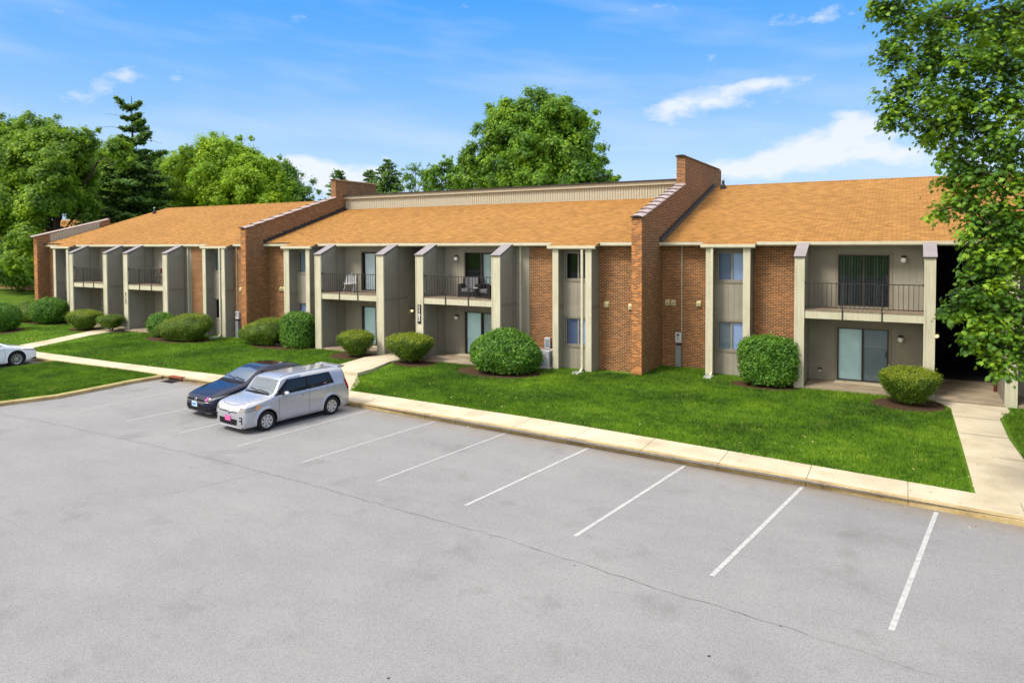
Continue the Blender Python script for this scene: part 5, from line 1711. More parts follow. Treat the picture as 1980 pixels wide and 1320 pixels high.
def make_car(loc, rz, L, stn, wheel_t, wr, track, pname, label, spec):
    root = empty('car', loc, rz, label, 'car', 'parked cars')
    rings = car_shell(stn, L)
    bm = bmesh.new()
    vr = [[bm.verts.new(p) for p in r] for r in rings]
    k = len(vr[0])
    for a, b in zip(vr, vr[1:]):
        for i in range(k):
            bm.faces.new((a[i], b[i], b[(i + 1) % k], a[(i + 1) % k]))
    bm.faces.new(vr[0]); bm.faces.new(vr[-1][::-1])
    bmesh.ops.recalc_face_normals(bm, faces=bm.faces)
    bvh = BVHTree.FromBMesh(bm)
    me = bpy.data.meshes.new('body')
    bm.to_mesh(me); bm.free()
    me.materials.append(M[pname]); me.materials.append(M['black_plastic'])
    body = bpy.data.objects.new('body', me)
    COL.objects.link(body)
    # wheel arches
    cuts = []
    cb = bmesh.new()
    for t in wheel_t:
        for s in (1, -1):
            bmesh.ops.create_cone(cb, cap_ends=True, segments=40, radius1=wr + .055, radius2=wr + .055, depth=.42,
                                  matrix=Matrix.Translation((L / 2 - t, s * (track + .06), wr + .015)) @ Matrix.Rotation(R(90), 4, 'X'))
    cme = bpy.data.meshes.new('cut'); cb.to_mesh(cme); cb.free()
    cme.materials.append(M['black_plastic']); 
    co = bpy.data.objects.new('cut', cme); COL.objects.link(co)
    md = body.modifiers.new('b', 'BOOLEAN')
    md.object = co; md.operation = 'DIFFERENCE'; md.solver = 'EXACT'
    md.material_mode = 'TRANSFER'
    dg = bpy.context.evaluated_depsgraph_get(); dg.update()
    nm = bpy.data.meshes.new_from_object(body.evaluated_get(dg))
    body.modifiers.clear()
    body.data = nm
    nm.name = 'body'
    bpy.data.objects.remove(co); bpy.data.meshes.remove(me)
    nm.polygons.foreach_set('use_smooth', [True] * len(nm.polygons))
    nm.set_sharp_from_angle(angle=R(38))
    body.parent = root

    def resample(P, n):
        P = [Vector(p) for p in P]
        ds = [0]
        for a, b in zip(P, P[1:]): ds.append(ds[-1] + (b - a).length)
        out = []
        for i in range(n + 1):
            s = ds[-1] * i / n
            j = min(len(P) - 2, max(0, next((q for q in range(len(ds) - 1) if s <= ds[q + 1] + 1e-9), len(P) - 2)))
            u = (s - ds[j]) / max(1e-9, ds[j + 1] - ds[j])
            out.append(P[j].lerp(P[j + 1], u))
        return out
    def decal(mb, A, B, d, mat, off=.005, n=12, m=6):
        d = Vector(d).normalized()
        A, B = resample(A, n), resample(B, n)
        G = []
        for a, b in zip(A, B):
            row = []
            for j in range(m + 1):
                p = a.lerp(b, j / m)
                hit, nr, _, _ = bvh.ray_cast(p - d * 3, d)
                if hit is None: row.append(None); continue
                if nr.dot(d) > 0: nr = -nr
                row.append(hit + nr * off)
            G.append(row)
        for i in range(n):
            for j in range(m):
                q = [G[i][j], G[i + 1][j], G[i + 1][j + 1], G[i][j + 1]]
                if all(x is not None for x in q): mb.face(q, mat)
    def dp_(name, parts, parent=None, **kw):
        mb = MB()
        for p in parts: decal(mb, *p, **kw)
        return mb.build(name, parent or root, smooth=50, local=True)
    def seam(mb, pts, d, w=.008, mat='seam', off=.0035):
        """narrow strip along a polyline"""
        P = resample(pts, 24)
        for a, b in zip(P, P[1:]):
            t = (b - a).normalized()
            s = t.cross(Vector(d)).normalized() * w / 2
            decal(mb, [a - s, b - s], [a + s, b + s], d, mat, off, 1, 1)
    X = lambda t: L / 2 - t
    side = {1: (0, -1, 0), -1: (0, 1, 0)}
    for s in (1, -1):
        d = side[s]
        for A, B in spec['windows']:
            dp_('side_window', [([(X(t), s, z) for t, z in A], [(X(t), s, z) for t, z in B], d, 'car_glass')])
        mb = MB()
        for A, B in spec['surround']:
            decal(mb, [(X(t), s, z) for t, z in A], [(X(t), s, z) for t, z in B], d, 'black_plastic', .0025, 30, 8)
        mb.build('window_frame', root, smooth=50, local=True)
        for line in spec['seams']:
            mb = MB()
            seam(mb, [(X(t), s, z) for t, z in line], d)
            mb.build('panel_gap', body, local=True)
        for t, z in spec['handles']:
            mb = MB()
            hit, nr, _, _ = bvh.ray_cast(Vector((X(t), s * 2, z)), Vector(d))
            if hit is not None:
                y = hit.y
                mb.tube([(X(t) + .10, y - s * .002, z - .004), (X(t) + .08, y + s * .03, z), (X(t) - .08, y + s * .03, z + .004), (X(t) - .10, y - s * .002, z + .004)], .014, pname, 8)
                mb.box(X(t) - .06, X(t) + .06, min(y, y + s * .004), max(y, y + s * .004), z - .03, z + .03, 'seam')
                mb.build('door_handle', root, smooth=60, local=True)
        # mirror
        t, z = spec['mirror']
        hit, nr, _, _ = bvh.ray_cast(Vector((X(t), s * 2, z - .05)), Vector(d))
        y = hit.y if hit else s * .8
        bm2 = bmesh.new()
        bmesh.ops.create_uvsphere(bm2, u_segments=16, v_segments=10, radius=1, matrix=Matrix.Translation((X(t) + .02, y + s * .14, z)) @ Matrix.Diagonal((.075, .125, .085, 1)))
        me2 = bpy.data.meshes.new('mirror'); bm2.to_mesh(me2); bm2.free()
        me2.materials.append(M[pname]); me2.polygons.foreach_set('use_smooth', [True] * len(me2.polygons))
        mo = bpy.data.objects.new('mirror', me2); COL.objects.link(mo); mo.parent = root
        mb = MB()
        mb.tube([(X(t), y - s * .02, z - .06), (X(t), y + s * .10, z - .04)], .025, 'black_plastic', 8)
        mb.build('mirror_arm', mo, local=True)
        # lamps
        for nm_, A, B, dd, mat in spec['lamps']:
            f = lambda P: [(X(t), s * y, z) for t, y, z in P]
            dp_(nm_, [(f(A), f(B), (dd[0], -s * dd[1], dd[2]), mat)], off=.008)
        for A, B, dd, mat, off in spec['trim_s']:
            f = lambda P: [(X(t), s * y, z) for t, y, z in P]
            mb = MB(); decal(mb, f(A), f(B), (dd[0], -s * dd[1], dd[2]), mat, off)
            mb.build('bumper_trim', body, local=True)
        # arch lip
        mb = MB()
        for t in wheel_t:
            prev = None
            for i in range(25):
                a = R(-12) + math.pi * (1 + 24 / 180) * i / 24
                rr_ = wr + .062
                px_, pz = X(t) + math.cos(a) * rr_, wr + .015 + math.sin(a) * rr_
                hit, nr, _, _ = bvh.ray_cast(Vector((px_, s * 2, pz)), Vector(d))
                cur = (Vector((px_, (hit.y if hit else s * .8) , pz))) if hit else None
                if prev is not None and cur is not None:
                    o_ = Vector((0, s * spec['flare'], 0))
                    c0 = Vector((X(t), 0, wr + .015))
                    def outw(p, k): 
                        v = (p - c0); v.y = 0; return p + v.normalized() * k
                    mb.face([prev + o_, cur + o_, outw(cur, .05) + o_ * .7, outw(prev, .05) + o_ * .7], pname)
                    mb.face([outw(prev, .05) + o_ * .7, outw(cur, .05) + o_ * .7, outw(cur, .075) - o_ * .2, outw(prev, .075) - o_ * .2], pname)
                    mb.face([prev + o_, cur + o_, cur - Vector((0, s * .05, 0)), prev - Vector((0, s * .05, 0))], pname)
                prev = cur
        mb.build('arch_flare', body, smooth=60, local=True)
        # wheels
        for t in wheel_t:
            w = MB()
            yo = s * track
            rimr = wr * .66
            w.lathe([(rimr, s * .085), (rimr - .02, s * .075), (rimr - .03, s * .02)], 'rim_alloy', 28, (0, 0, 0), 'y')
            w.lathe([(rimr - .03, s * .01), (0, s * .01)], 'black_plastic', 28, (0, 0, 0), 'y')
            w.lathe([(.0, s * .082), (.045, s * .078), (.06, s * .06)], 'rim_alloy', 16, (0, 0, 0), 'y')
            ns = spec['spokes']
            for i in range(ns):
                a = 2 * math.pi * i / ns
                hwid = spec['spoke_w']
                ca, sa = math.cos(a), math.sin(a)
                def Q(r, k, y): return (ca * r - sa * k, y, sa * r + ca * k)
                ro = rimr - .012
                wi, wo_ = hwid * .8, hwid * (1.5 if spec.get('closed') else 1.0)
                w.face([Q(.04, -wi, s * .072), Q(.04, wi, s * .072), Q(ro, wo_, s * .076), Q(ro, -wo_, s * .076)], 'rim_alloy')
                w.face([Q(.04, -wi, s * .072), Q(ro, -wo_, s * .076), Q(ro, -wo_, s * .03), Q(.04, -wi, s * .03)], 'rim_alloy')
                w.face([Q(.04, wi, s * .072), Q(ro, wo_, s * .076), Q(ro, wo_, s * .03), Q(.04, wi, s * .03)], 'rim_alloy')
            if spec.get('closed'):
                w.lathe([(rimr * .52, s * .078), (.0, s * .083)], 'rim_alloy', 28, (0, 0, 0), 'y')
                w.lathe([(rimr - .012, s * .08), (rimr * .86, s * .078)], 'rim_alloy', 28, (0, 0, 0), 'y')
                for i in range(5):
                    a = 2 * math.pi * i / 5
                    w.lathe([(.012, s * .088), (0, s * .089)], 'black_plastic', 8, (math.cos(a) * .055, 0, math.sin(a) * .055), 'y')
            wo = w.build('wheel', root, smooth=30, local=True)
            wo.location = (X(t), yo, wr)
            ty = MB()
            ty.lathe([(rimr + .002, -.09 * s), (rimr + .02, -.10 * s), (wr - .02, -.10 * s), (wr - .002, -.08 * s), (wr, 0), (wr - .002, .075 * s), (wr - .018, .098 * s), (rimr + .03, .104 * s), (rimr + .004, .088 * s), (rimr - .004, .06 * s)], 'tyre', 36, (0, 0, 0), 'y')
            ty.build('tyre', wo, smooth=50, local=True)
    # across the front and the top
    F_ = (-1, 0, 0)
    for nm_, A, B, mat, off in spec['front']:
        f = lambda P: [(2.0, y, z) for y, z in P]
        mb = MB(); decal(mb, f(A), f(B), F_, mat, off, 20, 5)
        mb.build(nm_, root, smooth=50, local=True)
    ws = spec['windscreen']
    mb = MB(); decal(mb, [(2.0, y, z) for y, z in ws[0]], [(2.0, y, z) for y, z in ws[1]], F_, 'windscreen_glass', .005, 24, 14)
    wso = mb.build('windscreen', root, smooth=50, local=True)
    rw = spec['rear_window']
    mb = MB(); decal(mb, [(-2, y, z) for y, z in rw[0]], [(-2, y, z) for y, z in rw[1]], (1, 0, 0), 'car_glass', .005, 16, 8)
    mb.build('rear_window', root, smooth=50, local=True)
    for nm_, A, B, mat, off in spec['top']:
        f = lambda P: [(X(t), y, 3) for t, y in P]
        mb = MB(); decal(mb, f(A), f(B), (0, 0, -1), mat, off, 24, 10)
        mb.build(nm_, root, smooth=50, local=True)
    for line in spec['top_seams']:
        mb = MB()
        seam(mb, [(X(t), y, 3) for t, y in line], (0, 0, -1))
        mb.build('panel_gap', body, local=True)
    for a, b in spec['wipers']:
        mb = MB()
        pts = []
        for i in range(7):
            y, z = a[0] + (b[0] - a[0]) * i / 6, a[1] + (b[1] - a[1]) * i / 6
            hit, nr, _, _ = bvh.ray_cast(Vector((3, y, z)), Vector(F_))
            if hit is not None: pts.append(hit + nr * (.02 if nr.x > 0 else -.02))
        if len(pts) > 2:
            mb.tube(pts, .011, 'black_plastic', 6)
            mb.build('wiper', root, local=True)
    return root, bvh, decal, X

def plate(root, bvh, L, y, z, w, h, mat, edge, marks, name='licence_plate', tilt=0, rear=False):
    hit, nr, _, _ = bvh.ray_cast(Vector((3, y, z)), Vector((-1, 0, 0)))
    x = hit.x + .018
    mb = MB()
    mb.box(x - .02, x, y - w / 2, y + w / 2, z - h / 2, z + h / 2, edge)
    mb.box(x + .0005, x + .003, y - w / 2 + .012, y + w / 2 - .012, z - h / 2 + .012, z + h / 2 - .012, mat)
    o = mb.build(name, root, local=True)
    m2 = MB()
    for (ya, yb, za, zb_, mt) in marks:
        m2.box(x + .0035, x + .005, y + ya, y + yb, z + za, z + zb_, mt)
    if marks: m2.build('plate_lettering', o, local=True)
def emblem(root, bvh, y, z, r, kind, mat='chrome'):
    hit, nr, _, _ = bvh.ray_cast(Vector((3, y, z)), Vector((-1, 0, 0)))
    x = hit.x + .022
    mb = MB()
    mb.lathe([(r * .80, x - .004), (r * .86, x + .006), (r * .97, x + .006), (r, x - .02)], mat, 24, (0, y, z), 'x')
    mb.lathe([(0, x - .008), (r * .85, x - .008)], 'black_plastic', 24, (0, y, z), 'x')
    mb2 = MB()
    def bar(p, q, w):
        a, b = Vector((x + .004, y + p[0] * r, z + p[1] * r)), Vector((x + .004, y + q[0] * r, z + q[1] * r))
        t = (b - a).normalized(); s = t.cross(Vector((1, 0, 0))) * w * r / 2
        mb2.face([a - s, b - s, b + s, a + s], mat)
    if kind == 'vw':
        for p, q in (((-.30, .75), (0, .08)), ((.30, .75), (0, .08)), ((-.72, .42), (-.32, -.68)), ((-.32, -.68), (0, -.05)), ((0, -.05), (.32, -.68)), ((.32, -.68), (.72, .42))):
            bar(p, q, .16)
    else:
        for p, q in (((-.62, .30), (.62, .30)), ((-.45, 0.02), (.55, .02)), ((-.62, -.28), (.62, -.28)), ((-.62, .30), (-.45, .02)), ((.55, .02), (.62, -.28))):
            bar(p, q, .15)
    e = mb.build('emblem', root, local=True)
    mb2.build('emblem_sign', e, local=True)

# --- silver box-shaped hatchback
ST = [(0.00, .56, .22, .58, .52, .64, .48, .66), (.05, .75, .19, .72, .71, .79, .63, .82), (.16, .83, .17, .82, .79, .90, .71, .93), (.45, .87, .17, .90, .825, .97, .75, 1.01), (.95, .88, .17, .96, .845, 1.03, .80, 1.07),
      (1.14, .88, .17, .98, .85, 1.10, .80, 1.14), (1.50, .88, .17, 1.02, .85, 1.51, .70, 1.55), (1.9, .88, .17, 1.03, .85, 1.575, .695, 1.615), (2.8, .88, .17, 1.05, .85, 1.59, .695, 1.635), (3.6, .88, .17, 1.075, .845, 1.575, .69, 1.62),
      (3.98, .875, .18, 1.08, .84, 1.545, .68, 1.59), (4.10, .87, .19, 1.07, .82, 1.33, .72, 1.36), (4.19, .86, .22, 1.0, .79, 1.06, .69, 1.08), (4.25, .80, .28, .86, .74, .90, .66, .91)]
zb1, zb2 = 1.06, 1.10
spec = dict(
    windows=[([(1.36, zb1), (2.40, zb1 + .01)], [(1.74, 1.48), (2.40, 1.51)]), ([(2.46, zb1 + .01), (3.32, zb2)], [(2.46, 1.51), (3.22, 1.495)]), ([(3.36, zb2 + .005), (3.50, zb2 + .03)], [(3.26, 1.49), (3.36, 1.465)])],
    surround=[([(1.12, zb1 - .0), (3.56, zb2 + .01)], [(1.68, 1.505), (3.42, 1.51)])],
    seams=[[(1.30, 1.02), (1.28, .60), (1.30, .26)], [(2.47, 1.05), (2.47, .26)], [(3.56, 1.10), (3.52, .80), (3.28, .62)], [(1.30, .26), (2.47, .26), (2.95, .27)]],
    handles=[(2.20, .93), (3.26, .96)], mirror=(1.52, 1.10),
    lamps=[('headlight', [(.09, .50, .70), (.15, .68, .69), (.42, .83, .73)], [(.20, .50, .83), (.26, .68, .84), (.62, .84, .88)], (-.8, .6, 0), 'lamp_glass'),
           ('indicator_lens', [(.42, .83, .765), (.52, .87, .77)], [(.48, .84, .86), (.60, .87, .865)], (-.55, .83, 0), 'amber'),
           ('tail_light', [(4.10, .80, .80), (4.19, .76, .80)], [(3.98, .80, 1.16), (4.08, .76, 1.16)], (.4, .9, 0), 'tail_red')],
    trim_s=[([(.055, .58, .52), (.13, .66, .52)], [(.055, .58, .56), (.13, .66, .56)], (-1, .25, 0), 'black_plastic', .004), ([(.055, .58, .42), (.13, .66, .42)], [(.055, .58, .46), (.13, .66, .46)], (-1, .25, 0), 'black_plastic', .004),
            ([(.11, .655, .33), (.14, .69, .33)], [(.11, .655, .56), (.14, .69, .56)], (-1, .3, 0), 'black_plastic', .005)],
    flare=.022, spokes=7, spoke_w=.034, closed=True,
    front=[('grille', [(-.50, .675), (0, .655), (.50, .675)], [(-.50, .70), (0, .69), (.50, .70)], 'black_plastic', .006),
           ('lower_grille', [(-.46, .28), (0, .27), (.46, .28)], [(-.50, .46), (0, .47), (.50, .46)], 'black_plastic', .005),
           ('front_lip', [(-.66, .205), (0, .20), (.66, .205)], [(-.66, .235), (0, .235), (.66, .235)], 'paint_white', .012)],
    windscreen=([(-.72, 1.10), (0, 1.13), (.72, 1.10)], [(-.62, 1.51), (0, 1.53), (.62, 1.51)]),
    rear_window=([(-.6, 1.08), (.6, 1.08)], [(-.55, 1.48), (.55, 1.48)]),
    top=[('cowl', [(1.02, -.66), (.98, 0), (1.02, .66)], [(1.14, -.70), (1.10, 0), (1.14, .70)], 'black_plastic', .004)],
    top_seams=[[(.30, -.60), (.60, -.74), (1.05, -.80)], [(.30, .60), (.60, .74), (1.05, .80)], [(.24, -.62), (.12, -.4), (.09, 0), (.12, .4), (.24, .62)]],
    wipers=[((.55, 1.12), (-.05, 1.16)), ((.0, 1.13), (-.55, 1.17))])
a_s = math.atan2(-4.9, -.57)
car, bvh, decal, X = make_car((-17.20, 15.55, LOT), a_s, 4.25, ST, (.83, 3.43), .318, .775, 'paint_silver', 'silver boxy hatchback with a pink front plate, parked nose out', spec)
car.scale = (.93, .93, .93)
plate(car, bvh, 4.25, .0, .47, .31, .16, 'plate_pink', 'magenta_tag', [(-.11, .11, -.02, -.005, 'magenta_tag'), (-.06, .07, .025, .037, 'magenta_tag')])
emblem(car, bvh, .06, .665, .055, 's')
mb = MB()                                  # roof spoiler
mb.prism([(0, 0)] * 3, 0, 0, 'paint_silver') if False else None
for s_x in (0,):
    pts_l = [(-1.72, 1.575), (-1.80, 1.615), (-2.02, 1.625), (-2.14, 1.60), (-2.08, 1.575), (-1.88, 1.53)]
    n_ = len(pts_l)
    mb.face([(x, .60, z) for x, z in pts_l], 'paint_silver'); mb.face([(x, -.60, z) for x, z in reversed(pts_l)], 'paint_silver')
    for i in range(n_):
        (xa, za), (xb, zb_) = pts_l[i], pts_l[(i + 1) % n_]
        mb.face([(xa, -.6, za), (xb, -.6, zb_), (xb, .6, zb_), (xa, .6, za)], 'paint_silver')
mb.build('roof_spoiler', car, local=True)
mb = MB()
mb.tube([(-1.55, 0, 1.60), (-1.60, 0, 1.65), (-1.68, 0, 1.70)], [.022, .012, .004], 'black_plastic', 6)
mb.build('antenna', car, local=True)
for y in (-.50, .50):
    mb = MB()
    for i in range(12):
        x0_, x1_ = .55 - i * .17, .55 - (i + 1) * .17
        za = bvh.ray_cast(Vector((x0_, y, 3)), Vector((0, 0, -1)))[0].z; zb_ = bvh.ray_cast(Vector((x1_, y, 3)), Vector((0, 0, -1)))[0].z
        mb.face([(x0_, y - .012, za + .004), (x0_, y + .012, za + .004), (x1_, y + .012, zb_ + .004), (x1_, y - .012, zb_ + .004)], 'seam')
    mb.build('panel_gap', bpy.data.objects[car.children[0].name], local=True)
mb = MB()
decal(mb, [(X(3.12), 1, 1.14), (X(3.20), 1, 1.14)], [(X(3.12), 1, 1.175), (X(3.20), 1, 1.18)], (0, -1, 0), 'plate_pink', .008, 2, 2)
mb.build('window_sticker', car, local=True)

# --- sedans
def sedan(L, hw, h, wt):
    k = h / 1.46
    return [(0, .55, .22, .55, .50, .60, .46, .62), (.08, .74, .18, .63, .68, .69, .60, .71), (.28, .85, .16, .70, .80, .76, .70, .79), (.7, hw - .02, .16, .80, .84, .86, .76, .895), (1.20, hw, .16, .90, .855, .95, .80, .98),
            (1.38, hw, .16, .93, .855, 1.02, .78, 1.05), (2.05, hw, .16, .955, .85, 1.33 * k, .62, 1.375 * k), (2.45, hw, .16, .965, .85, 1.40 * k, .60, 1.455 * k), (2.9, hw, .16, .975, .85, 1.40 * k, .60, 1.46 * k), (3.45, hw, .17, .99, .845, 1.32 * k, .60, 1.39 * k),
            (4.05, hw, .18, 1.02, .82, 1.10, .66, 1.14), (4.20, hw - .01, .19, 1.03, .80, 1.06, .68, 1.09), (L - .12, hw - .05, .24, 1.0, .74, 1.03, .66, 1.05), (L, hw - .14, .32, .78, .68, .80, .6, .81)]
def sedan_spec(L, kind):
    z1 = 1.0
    sp = dict(
        windows=[([(1.66, z1 + .0), (2.62, z1 + .02)], [(2.12, 1.285), (2.62, 1.345)]), ([(2.68, z1 + .02), (3.46, z1 + .05)], [(2.68, 1.345), (3.30, 1.30)]), ([(3.50, z1 + .055), (3.78, z1 + .09)], [(3.36, 1.285), (3.62, 1.19)])],
        surround=[([(1.50, z1 - .02), (3.86, z1 + .075)], [(2.06, 1.30), (3.66, 1.20)])] if False else [([(1.50, z1 - .02), (3.40, z1 + .03)], [(2.06, 1.31), (3.40, 1.31)]), ([(3.40, z1 + .03), (3.86, z1 + .08)], [(3.40, 1.31), (3.66, 1.19)])],
        seams=[[(1.50, .96), (1.44, .6), (1.50, .28)], [(2.65, .98), (2.65, .28)], [(3.80, 1.04), (3.66, .75), (3.40, .60)], [(1.50, .28), (3.1, .28)], [(1.0, .80), (2.2, .83), (3.9, .86)]],
        handles=[(2.42, .86), (3.42, .89)], mirror=(1.76, 1.04),
        lamps=[('headlight', [(.10, .42, .60), (.16, .66, .61), (.50, .83, .68)], [(.14, .42, .655), (.22, .66, .68), (.72, .85, .77)], (-.8, .6, 0), 'lamp_glass'),
               ('tail_light', [(L - .30, .8, .84), (L - .08, .7, .84)], [(L - .34, .8, .99), (L - .12, .7, .99)], (.6, .8, 0), 'tail_red')],
        trim_s=[([(.14, .66, .28), (.34, .80, .28)], [(.13, .62, .44), (.26, .76, .36)], (-.8, .6, 0), 'black_plastic', .005)],
        flare=.006, spokes=10 if kind == 'white' else 5, spoke_w=.016 if kind == 'white' else .03,
        front=[('grille', [(-.62, .56), (0, .545), (.62, .56)], [(-.62, .62), (0, .63), (.62, .62)], 'black_plastic', .006),
               ('grille_bar', [(-.66, .545), (0, .53), (.66, .545)], [(-.66, .562), (0, .547), (.66, .562)], 'chrome', .016),
               ('lower_grille', [(-.60, .26), (0, .25), (.60, .26)], [(-.66, .42), (0, .43), (.66, .42)], 'black_plastic', .005),
               ('front_lip', [(-.72, .185), (0, .18), (.72, .185)], [(-.72, .21), (0, .205), (.72, .21)], 'chrome', .012)],
        windscreen=([(-.72, 1.035), (0, 1.06), (.72, 1.035)], [(-.55, 1.33), (0, 1.365), (.55, 1.33)]),
        rear_window=([(-.6, 1.10), (.6, 1.10)], [(-.52, 1.34), (.52, 1.34)]),
        top=[('cowl', [(1.24, -.70), (1.18, 0), (1.24, .70)], [(1.38, -.72), (1.32, 0), (1.38, .72)], 'black_plastic', .004)],
        top_seams=[[(.35, -.58), (.8, -.76), (1.25, -.82)], [(.35, .58), (.8, .76), (1.25, .82)], [(.30, -.60), (.17, -.3), (.14, 0), (.17, .3), (.30, .60)], [(.4, -.30), (1.2, -.48)], [(.4, .30), (1.2, .48)]],
        wipers=[((.55, 1.06), (-.05, 1.10)), ((.0, 1.07), (-.55, 1.11))])
    if kind == 'navy':
        sp['top'].append(('sunroof', [(2.20, -.50), (2.16, 0), (2.20, .50)], [(3.20, -.50), (3.22, 0), (3.20, .50)], 'car_glass', .006))
    else:
        sp['lamps'].append(('indicator_lens', [(.50, .82, .69), (.60, .86, .70)], [(.58, .82, .74), (.70, .86, .745)], (-.4, .9, 0), 'amber'))
        sp['trim_s'] = [([(.16, .68, .24), (.44, .82, .24)], [(.15, .66, .34), (.36, .80, .30)], (-.6, .8, 0), 'black_plastic', .005)]
    return sp
car, bvh, decal, X = make_car((-19.62, 16.55, LOT), a_s, 4.66, sedan(4.66, .895, 1.46, 0), (.88, 3.57), .325, .775, 'paint_navy', 'dark navy blue sedan with a black glass roof, behind the silver car', sedan_spec(4.66, 'navy'))
car.scale = (.97, .97, .97)
plate(car, bvh, 4.66, -.10, .44, .31, .16, 'plate_blue', 'plate_white', [(-.10, -.06, -.03, .03, 'paint_navy'), (-.03, .01, -.03, .03, 'paint_navy'), (.04, .08, -.03, .03, 'paint_navy')])
emblem(car, bvh, 0, .60, .062, 'vw')
mb = MB()
mb.tube([(-1.22, 0, 1.40), (-1.28, 0, 1.435), (-1.36, 0, 1.47)], [.02, .012, .003], 'black_plastic', 6)
mb.build('antenna', car, local=True)
mb = MB()
decal(mb, [(X(.30), .55, .60), (X(.36), .62, .60)], [(X(.30), .55, .70), (X(.36), .62, .70)], (-1, 0, 0), 'magenta_tag', .02, 2, 2)
mb.build('bonnet_tag', car, local=True)
make_car((-36.5, 14.93, LOT), R(90), 4.87, sedan(4.87, .92, 1.46, 0), (.98, 3.83), .335, .80, 'paint_white', 'white sedan cut off by the left edge of the photo, nose to the kerb', sedan_spec(4.87, 'white'))

# ================================================================== SMALLER THINGS
# air conditioner
ac = empty('air_conditioner', (-13.45, 26.45, gz(-13.45, 26.45)), R(4), 'grey outdoor air conditioner unit between the largest bush and the brick wall', 'air conditioner')
mb = MB()
mb.box(-.34, .34, -.34, .34, .06, .74, 'pale_grey')
for i in range(13):
    for s in (1, -1):
        mb.box(-.31, .31, s * .344 - .004, s * .344 + .004, .12 + i * .045, .135 + i * .045, 'meter_grey')
        mb.box(s * .344 - .004, s * .344 + .004, -.31, .31, .12 + i * .045, .135 + i * .045, 'meter_grey')
mb.build('housing', ac, local=True)
mb = MB()
mb.box(-.36, .36, -.36, .36, .742, .775, 'pale_grey')
mb.lathe([(.27, .79), (.27, .776)], 'dark_trim', 24)
for i in range(5):
    mb.lathe([(.05 + .05 * i, .79), (.06 + .05 * i, .79)], 'dark_trim', 24)
mb.build('fan_grille', ac, local=True)
mb = MB(); mb.box(-.42, .42, -.42, .42, -.05, .058, 'patio_concrete'); mb.build('base_pad', ac, local=True)

# storm drain in the kerb
dr = empty('storm_drain', (-26.0, 17.78, LOT), R(-1), 'rusty red kerb inlet of the storm drain at the corner of the left lawn', 'drain')
simple('rust', (0.22, 0.055, 0.022), 0.85, 0.3, 14)
mb = MB()
mb.box(-.42, .42, -.04, .16, .145, .165, 'rust')
mb.box(-.42, -.38, -.05, -.005, .02, .145, 'rust'); mb.box(.38, .42, -.05, -.005, .02, .145, 'rust')
mb.box(-.38, .38, -.05, -.02, .10, .144, 'rust')
mb.build('hood', dr, local=True)
mb = MB(); mb.box(-.38, .38, -.02, -.006, .01, .10, 'plaque_black'); mb.build('opening', dr, local=True)
mb = MB()
for i in range(8): mb.box(-.36 + i * .095, -.33 + i * .095, -.42, -.07, .004, .014, 'iron')
mb.box(-.40, .40, -.44, -.42, .004, .016, 'iron'); mb.build('grate', dr, local=True)

ZD = 2.877
def armchair(loc, rz, label):
    r = empty('armchair', loc, rz, label, 'chair', 'dark wicker armchairs on the middle balcony')
    mb = MB()
    mb.box(-.33, .33, -.36, .36, .04, .24, 'wicker')
    for s in (1, -1): mb.box(s * .42 - .09, s * .42 + .09, -.38, .36, .0, .60, 'wicker')
    mb.build('frame', r, local=True)
    mb = MB(); mb.prism([(.28, .0), (.40, .0), (.48, .84), (.36, .84)], -.50, .50, 'wicker'); mb.build('backrest', r, local=True)
    mb = MB(); mb.box(-.32, .32, -.38, .30, .245, .40, 'cushion'); mb.build('seat_cushion', r, smooth=30, local=True)
    mb = MB(); mb.prism([(.14, .41), (.29, .41), (.36, .86), (.22, .88)], -.31, .31, 'cushion'); mb.build('back_cushion', r, local=True)
armchair((-17.55, 27.0, ZD), R(15), 'black wicker armchair with grey cushions, left one on the right balcony of the middle section')
armchair((-16.30, 26.70, ZD), R(-25), 'black wicker armchair with grey cushions, next to the column, right one on that balcony')
tb = empty('side_table', (-16.95, 26.45, ZD), 0, 'small dark side table with a white dish between the two wicker armchairs', 'table')
mb = MB(); mb.box(-.22, .22, -.22, .22, .38, .41, 'wicker'); mb.build('tabletop', tb, local=True)
for sx in (1, -1):
    for sy in (1, -1):
        mb = MB(); mb.box(sx * .19 - .015, sx * .19 + .015, sy * .19 - .015, sy * .19 + .015, 0, .379, 'wicker'); mb.build('leg', tb, local=True)
mb = MB(); mb.lathe([(0, .413), (.09, .413), (.12, .45), (.11, .45), (.085, .42), (0, .42)], 'white_plastic', 18)
d = mb.build('dish', None); d.location = (-16.95, 26.45, ZD); tag(d, 'small white dish on the balcony side table', 'dish')

gc = empty('garden_chair', (-24.6, 26.55, ZD), R(20), 'pale grey chair with a round arched back on a balcony of the middle section', 'chair')
mb = MB()
arch = [(-.28, .15, .40), (-.32, .22, .62), (-.22, .28, .86), (0, .30, .95), (.22, .28, .86), (.32, .22, .62), (.28, .15, .40)]
mb.tube(arch, .014, 'pale_grey', 8)
mb.build('back_hoop', gc, local=True)
mb = MB()
for i in range(7):
    x = -.24 + i * .08
    mb.box(x - .02, x + .02, .20, .21, .42, .88 - abs(x) * .35, 'pale_grey')
mb.build('backrest', gc, local=True)
mb = MB(); mb.lathe([(0, .40), (.20, .405), (.27, .44), (.27, .46), (.18, .425), (0, .42)], 'white_plastic', 20); mb.build('seat', gc, smooth=40, local=True)
for sx in (1, -1):
    mb = MB(); mb.tube([(sx * .25, -.22, 0), (sx * .22, .12, .55)], .013, 'pale_grey', 6); mb.build('leg', gc, local=True)
    mb = MB(); mb.tube([(sx * .25, .30, 0), (sx * .24, -.14, .46)], .013, 'pale_grey', 6); mb.build('leg', gc, local=True)

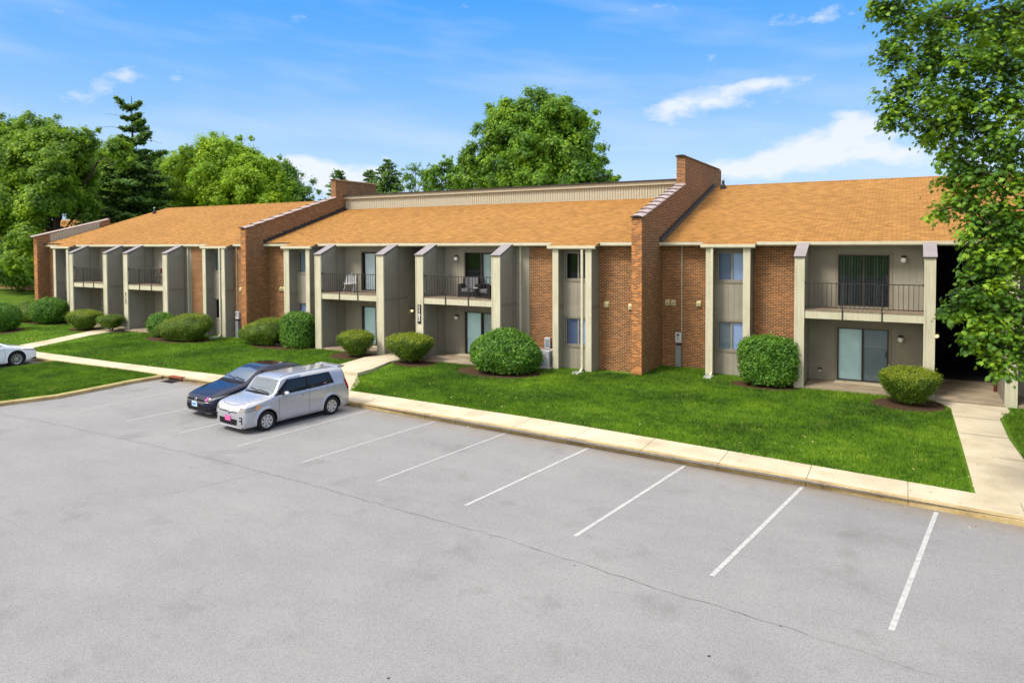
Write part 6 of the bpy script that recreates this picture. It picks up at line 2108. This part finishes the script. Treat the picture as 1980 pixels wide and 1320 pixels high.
bt = empty('bistro_table', (-39.9, 26.5, ZD), 0, 'small black round iron table on the balcony of the left section', 'table')
mb = MB(); mb.lathe([(0, .70), (.30, .70), (.30, .72), (0, .725)], 'iron', 22); mb.build('tabletop', bt, local=True)
mb = MB()
for k in range(3):
    a = k * 2.09
    mb.tube([(math.cos(a) * .26, math.sin(a) * .26, 0), (math.cos(a) * .05, math.sin(a) * .05, .4), (math.cos(a) * .2, math.sin(a) * .2, .70)], .012, 'iron', 6)
mb.build('pedestal', bt, local=True)
def iron_chair(loc, rz, label):
    r = empty('iron_chair', loc, rz, label, 'chair', 'black iron chairs on the left balcony')
    mb = MB(); mb.box(-.20, .20, -.20, .20, .43, .45, 'iron'); mb.build('seat', r, local=True)
    mb = MB(); mb.tube([(-.19, .19, .45), (-.20, .24, .80), (-.1, .26, .92), (.1, .26, .92), (.20, .24, .80), (.19, .19, .45)], .012, 'iron', 6)
    for i in range(3): mb.tube([(-.1 + .1 * i, .2, .45), (-.1 + .1 * i, .26, .91)], .007, 'iron', 5)
    mb.build('backrest', r, local=True)
    for sx in (1, -1):
        for sy in (1, -1):
            mb = MB(); mb.tube([(sx * .18, sy * .18, .43), (sx * .21, sy * .21, 0)], .011, 'iron', 6); mb.build('leg', r, local=True)
iron_chair((-39.3, 26.55, ZD), R(-70), 'black iron chair right of the round table on the left balcony')
iron_chair((-40.5, 26.6, ZD), R(80), 'black iron chair left of the round table, with a red pot behind it')
mb = MB(); mb.lathe([(0, .0), (.10, .0), (.14, .24), (.15, .24), (.15, .28), (.12, .28), (.11, .22), (0, .22)], 'dark_red', 18)
d = mb.build('flower_pot', None); d.location = (-39.9, 26.5, ZD + .726); tag(d, 'dark red pot on the round iron table', 'pot')

# the neighbouring building beyond the left lawn
nb = empty('neighbour_house', (-85, 46, 0), 0, 'brick building with an orange roof glimpsed through the trees at the far left', 'building')
mb = MB()
mb.box(-104, -76, 44, 56, -.4, 5.4, 'brick'); mb.build('wall', nb)
mb = MB()
mb.prism([(43.2, 5.35), (56.8, 5.35), (50, 8.6)], -104.5, -75.5, 'siding_light', None)
mb.face([(-104.6, 43.1, 5.37), (-75.4, 43.1, 5.37), (-75.4, 50, 8.66), (-104.6, 50, 8.66)], 'shingles')
mb.box(-104.5, -75.5, 43.05, 43.2, 5.2, 5.38, 'gutter_paint')
mb.build('roof', nb)
for x in (-101, -96, -91, -86, -81):
    for z in (1.0, 3.8):
        mb = MB(); mb.box(x - .9, x + .9, 43.93, 43.99, z, z + 1.15, 'frame_bronze'); w_ = mb.build('window', nb)
        mb = MB(); mb.box(x - .8, x + .8, 43.91, 43.925, z + .08, z + 1.07, 'screen_grey'); mb.build('pane', w_)
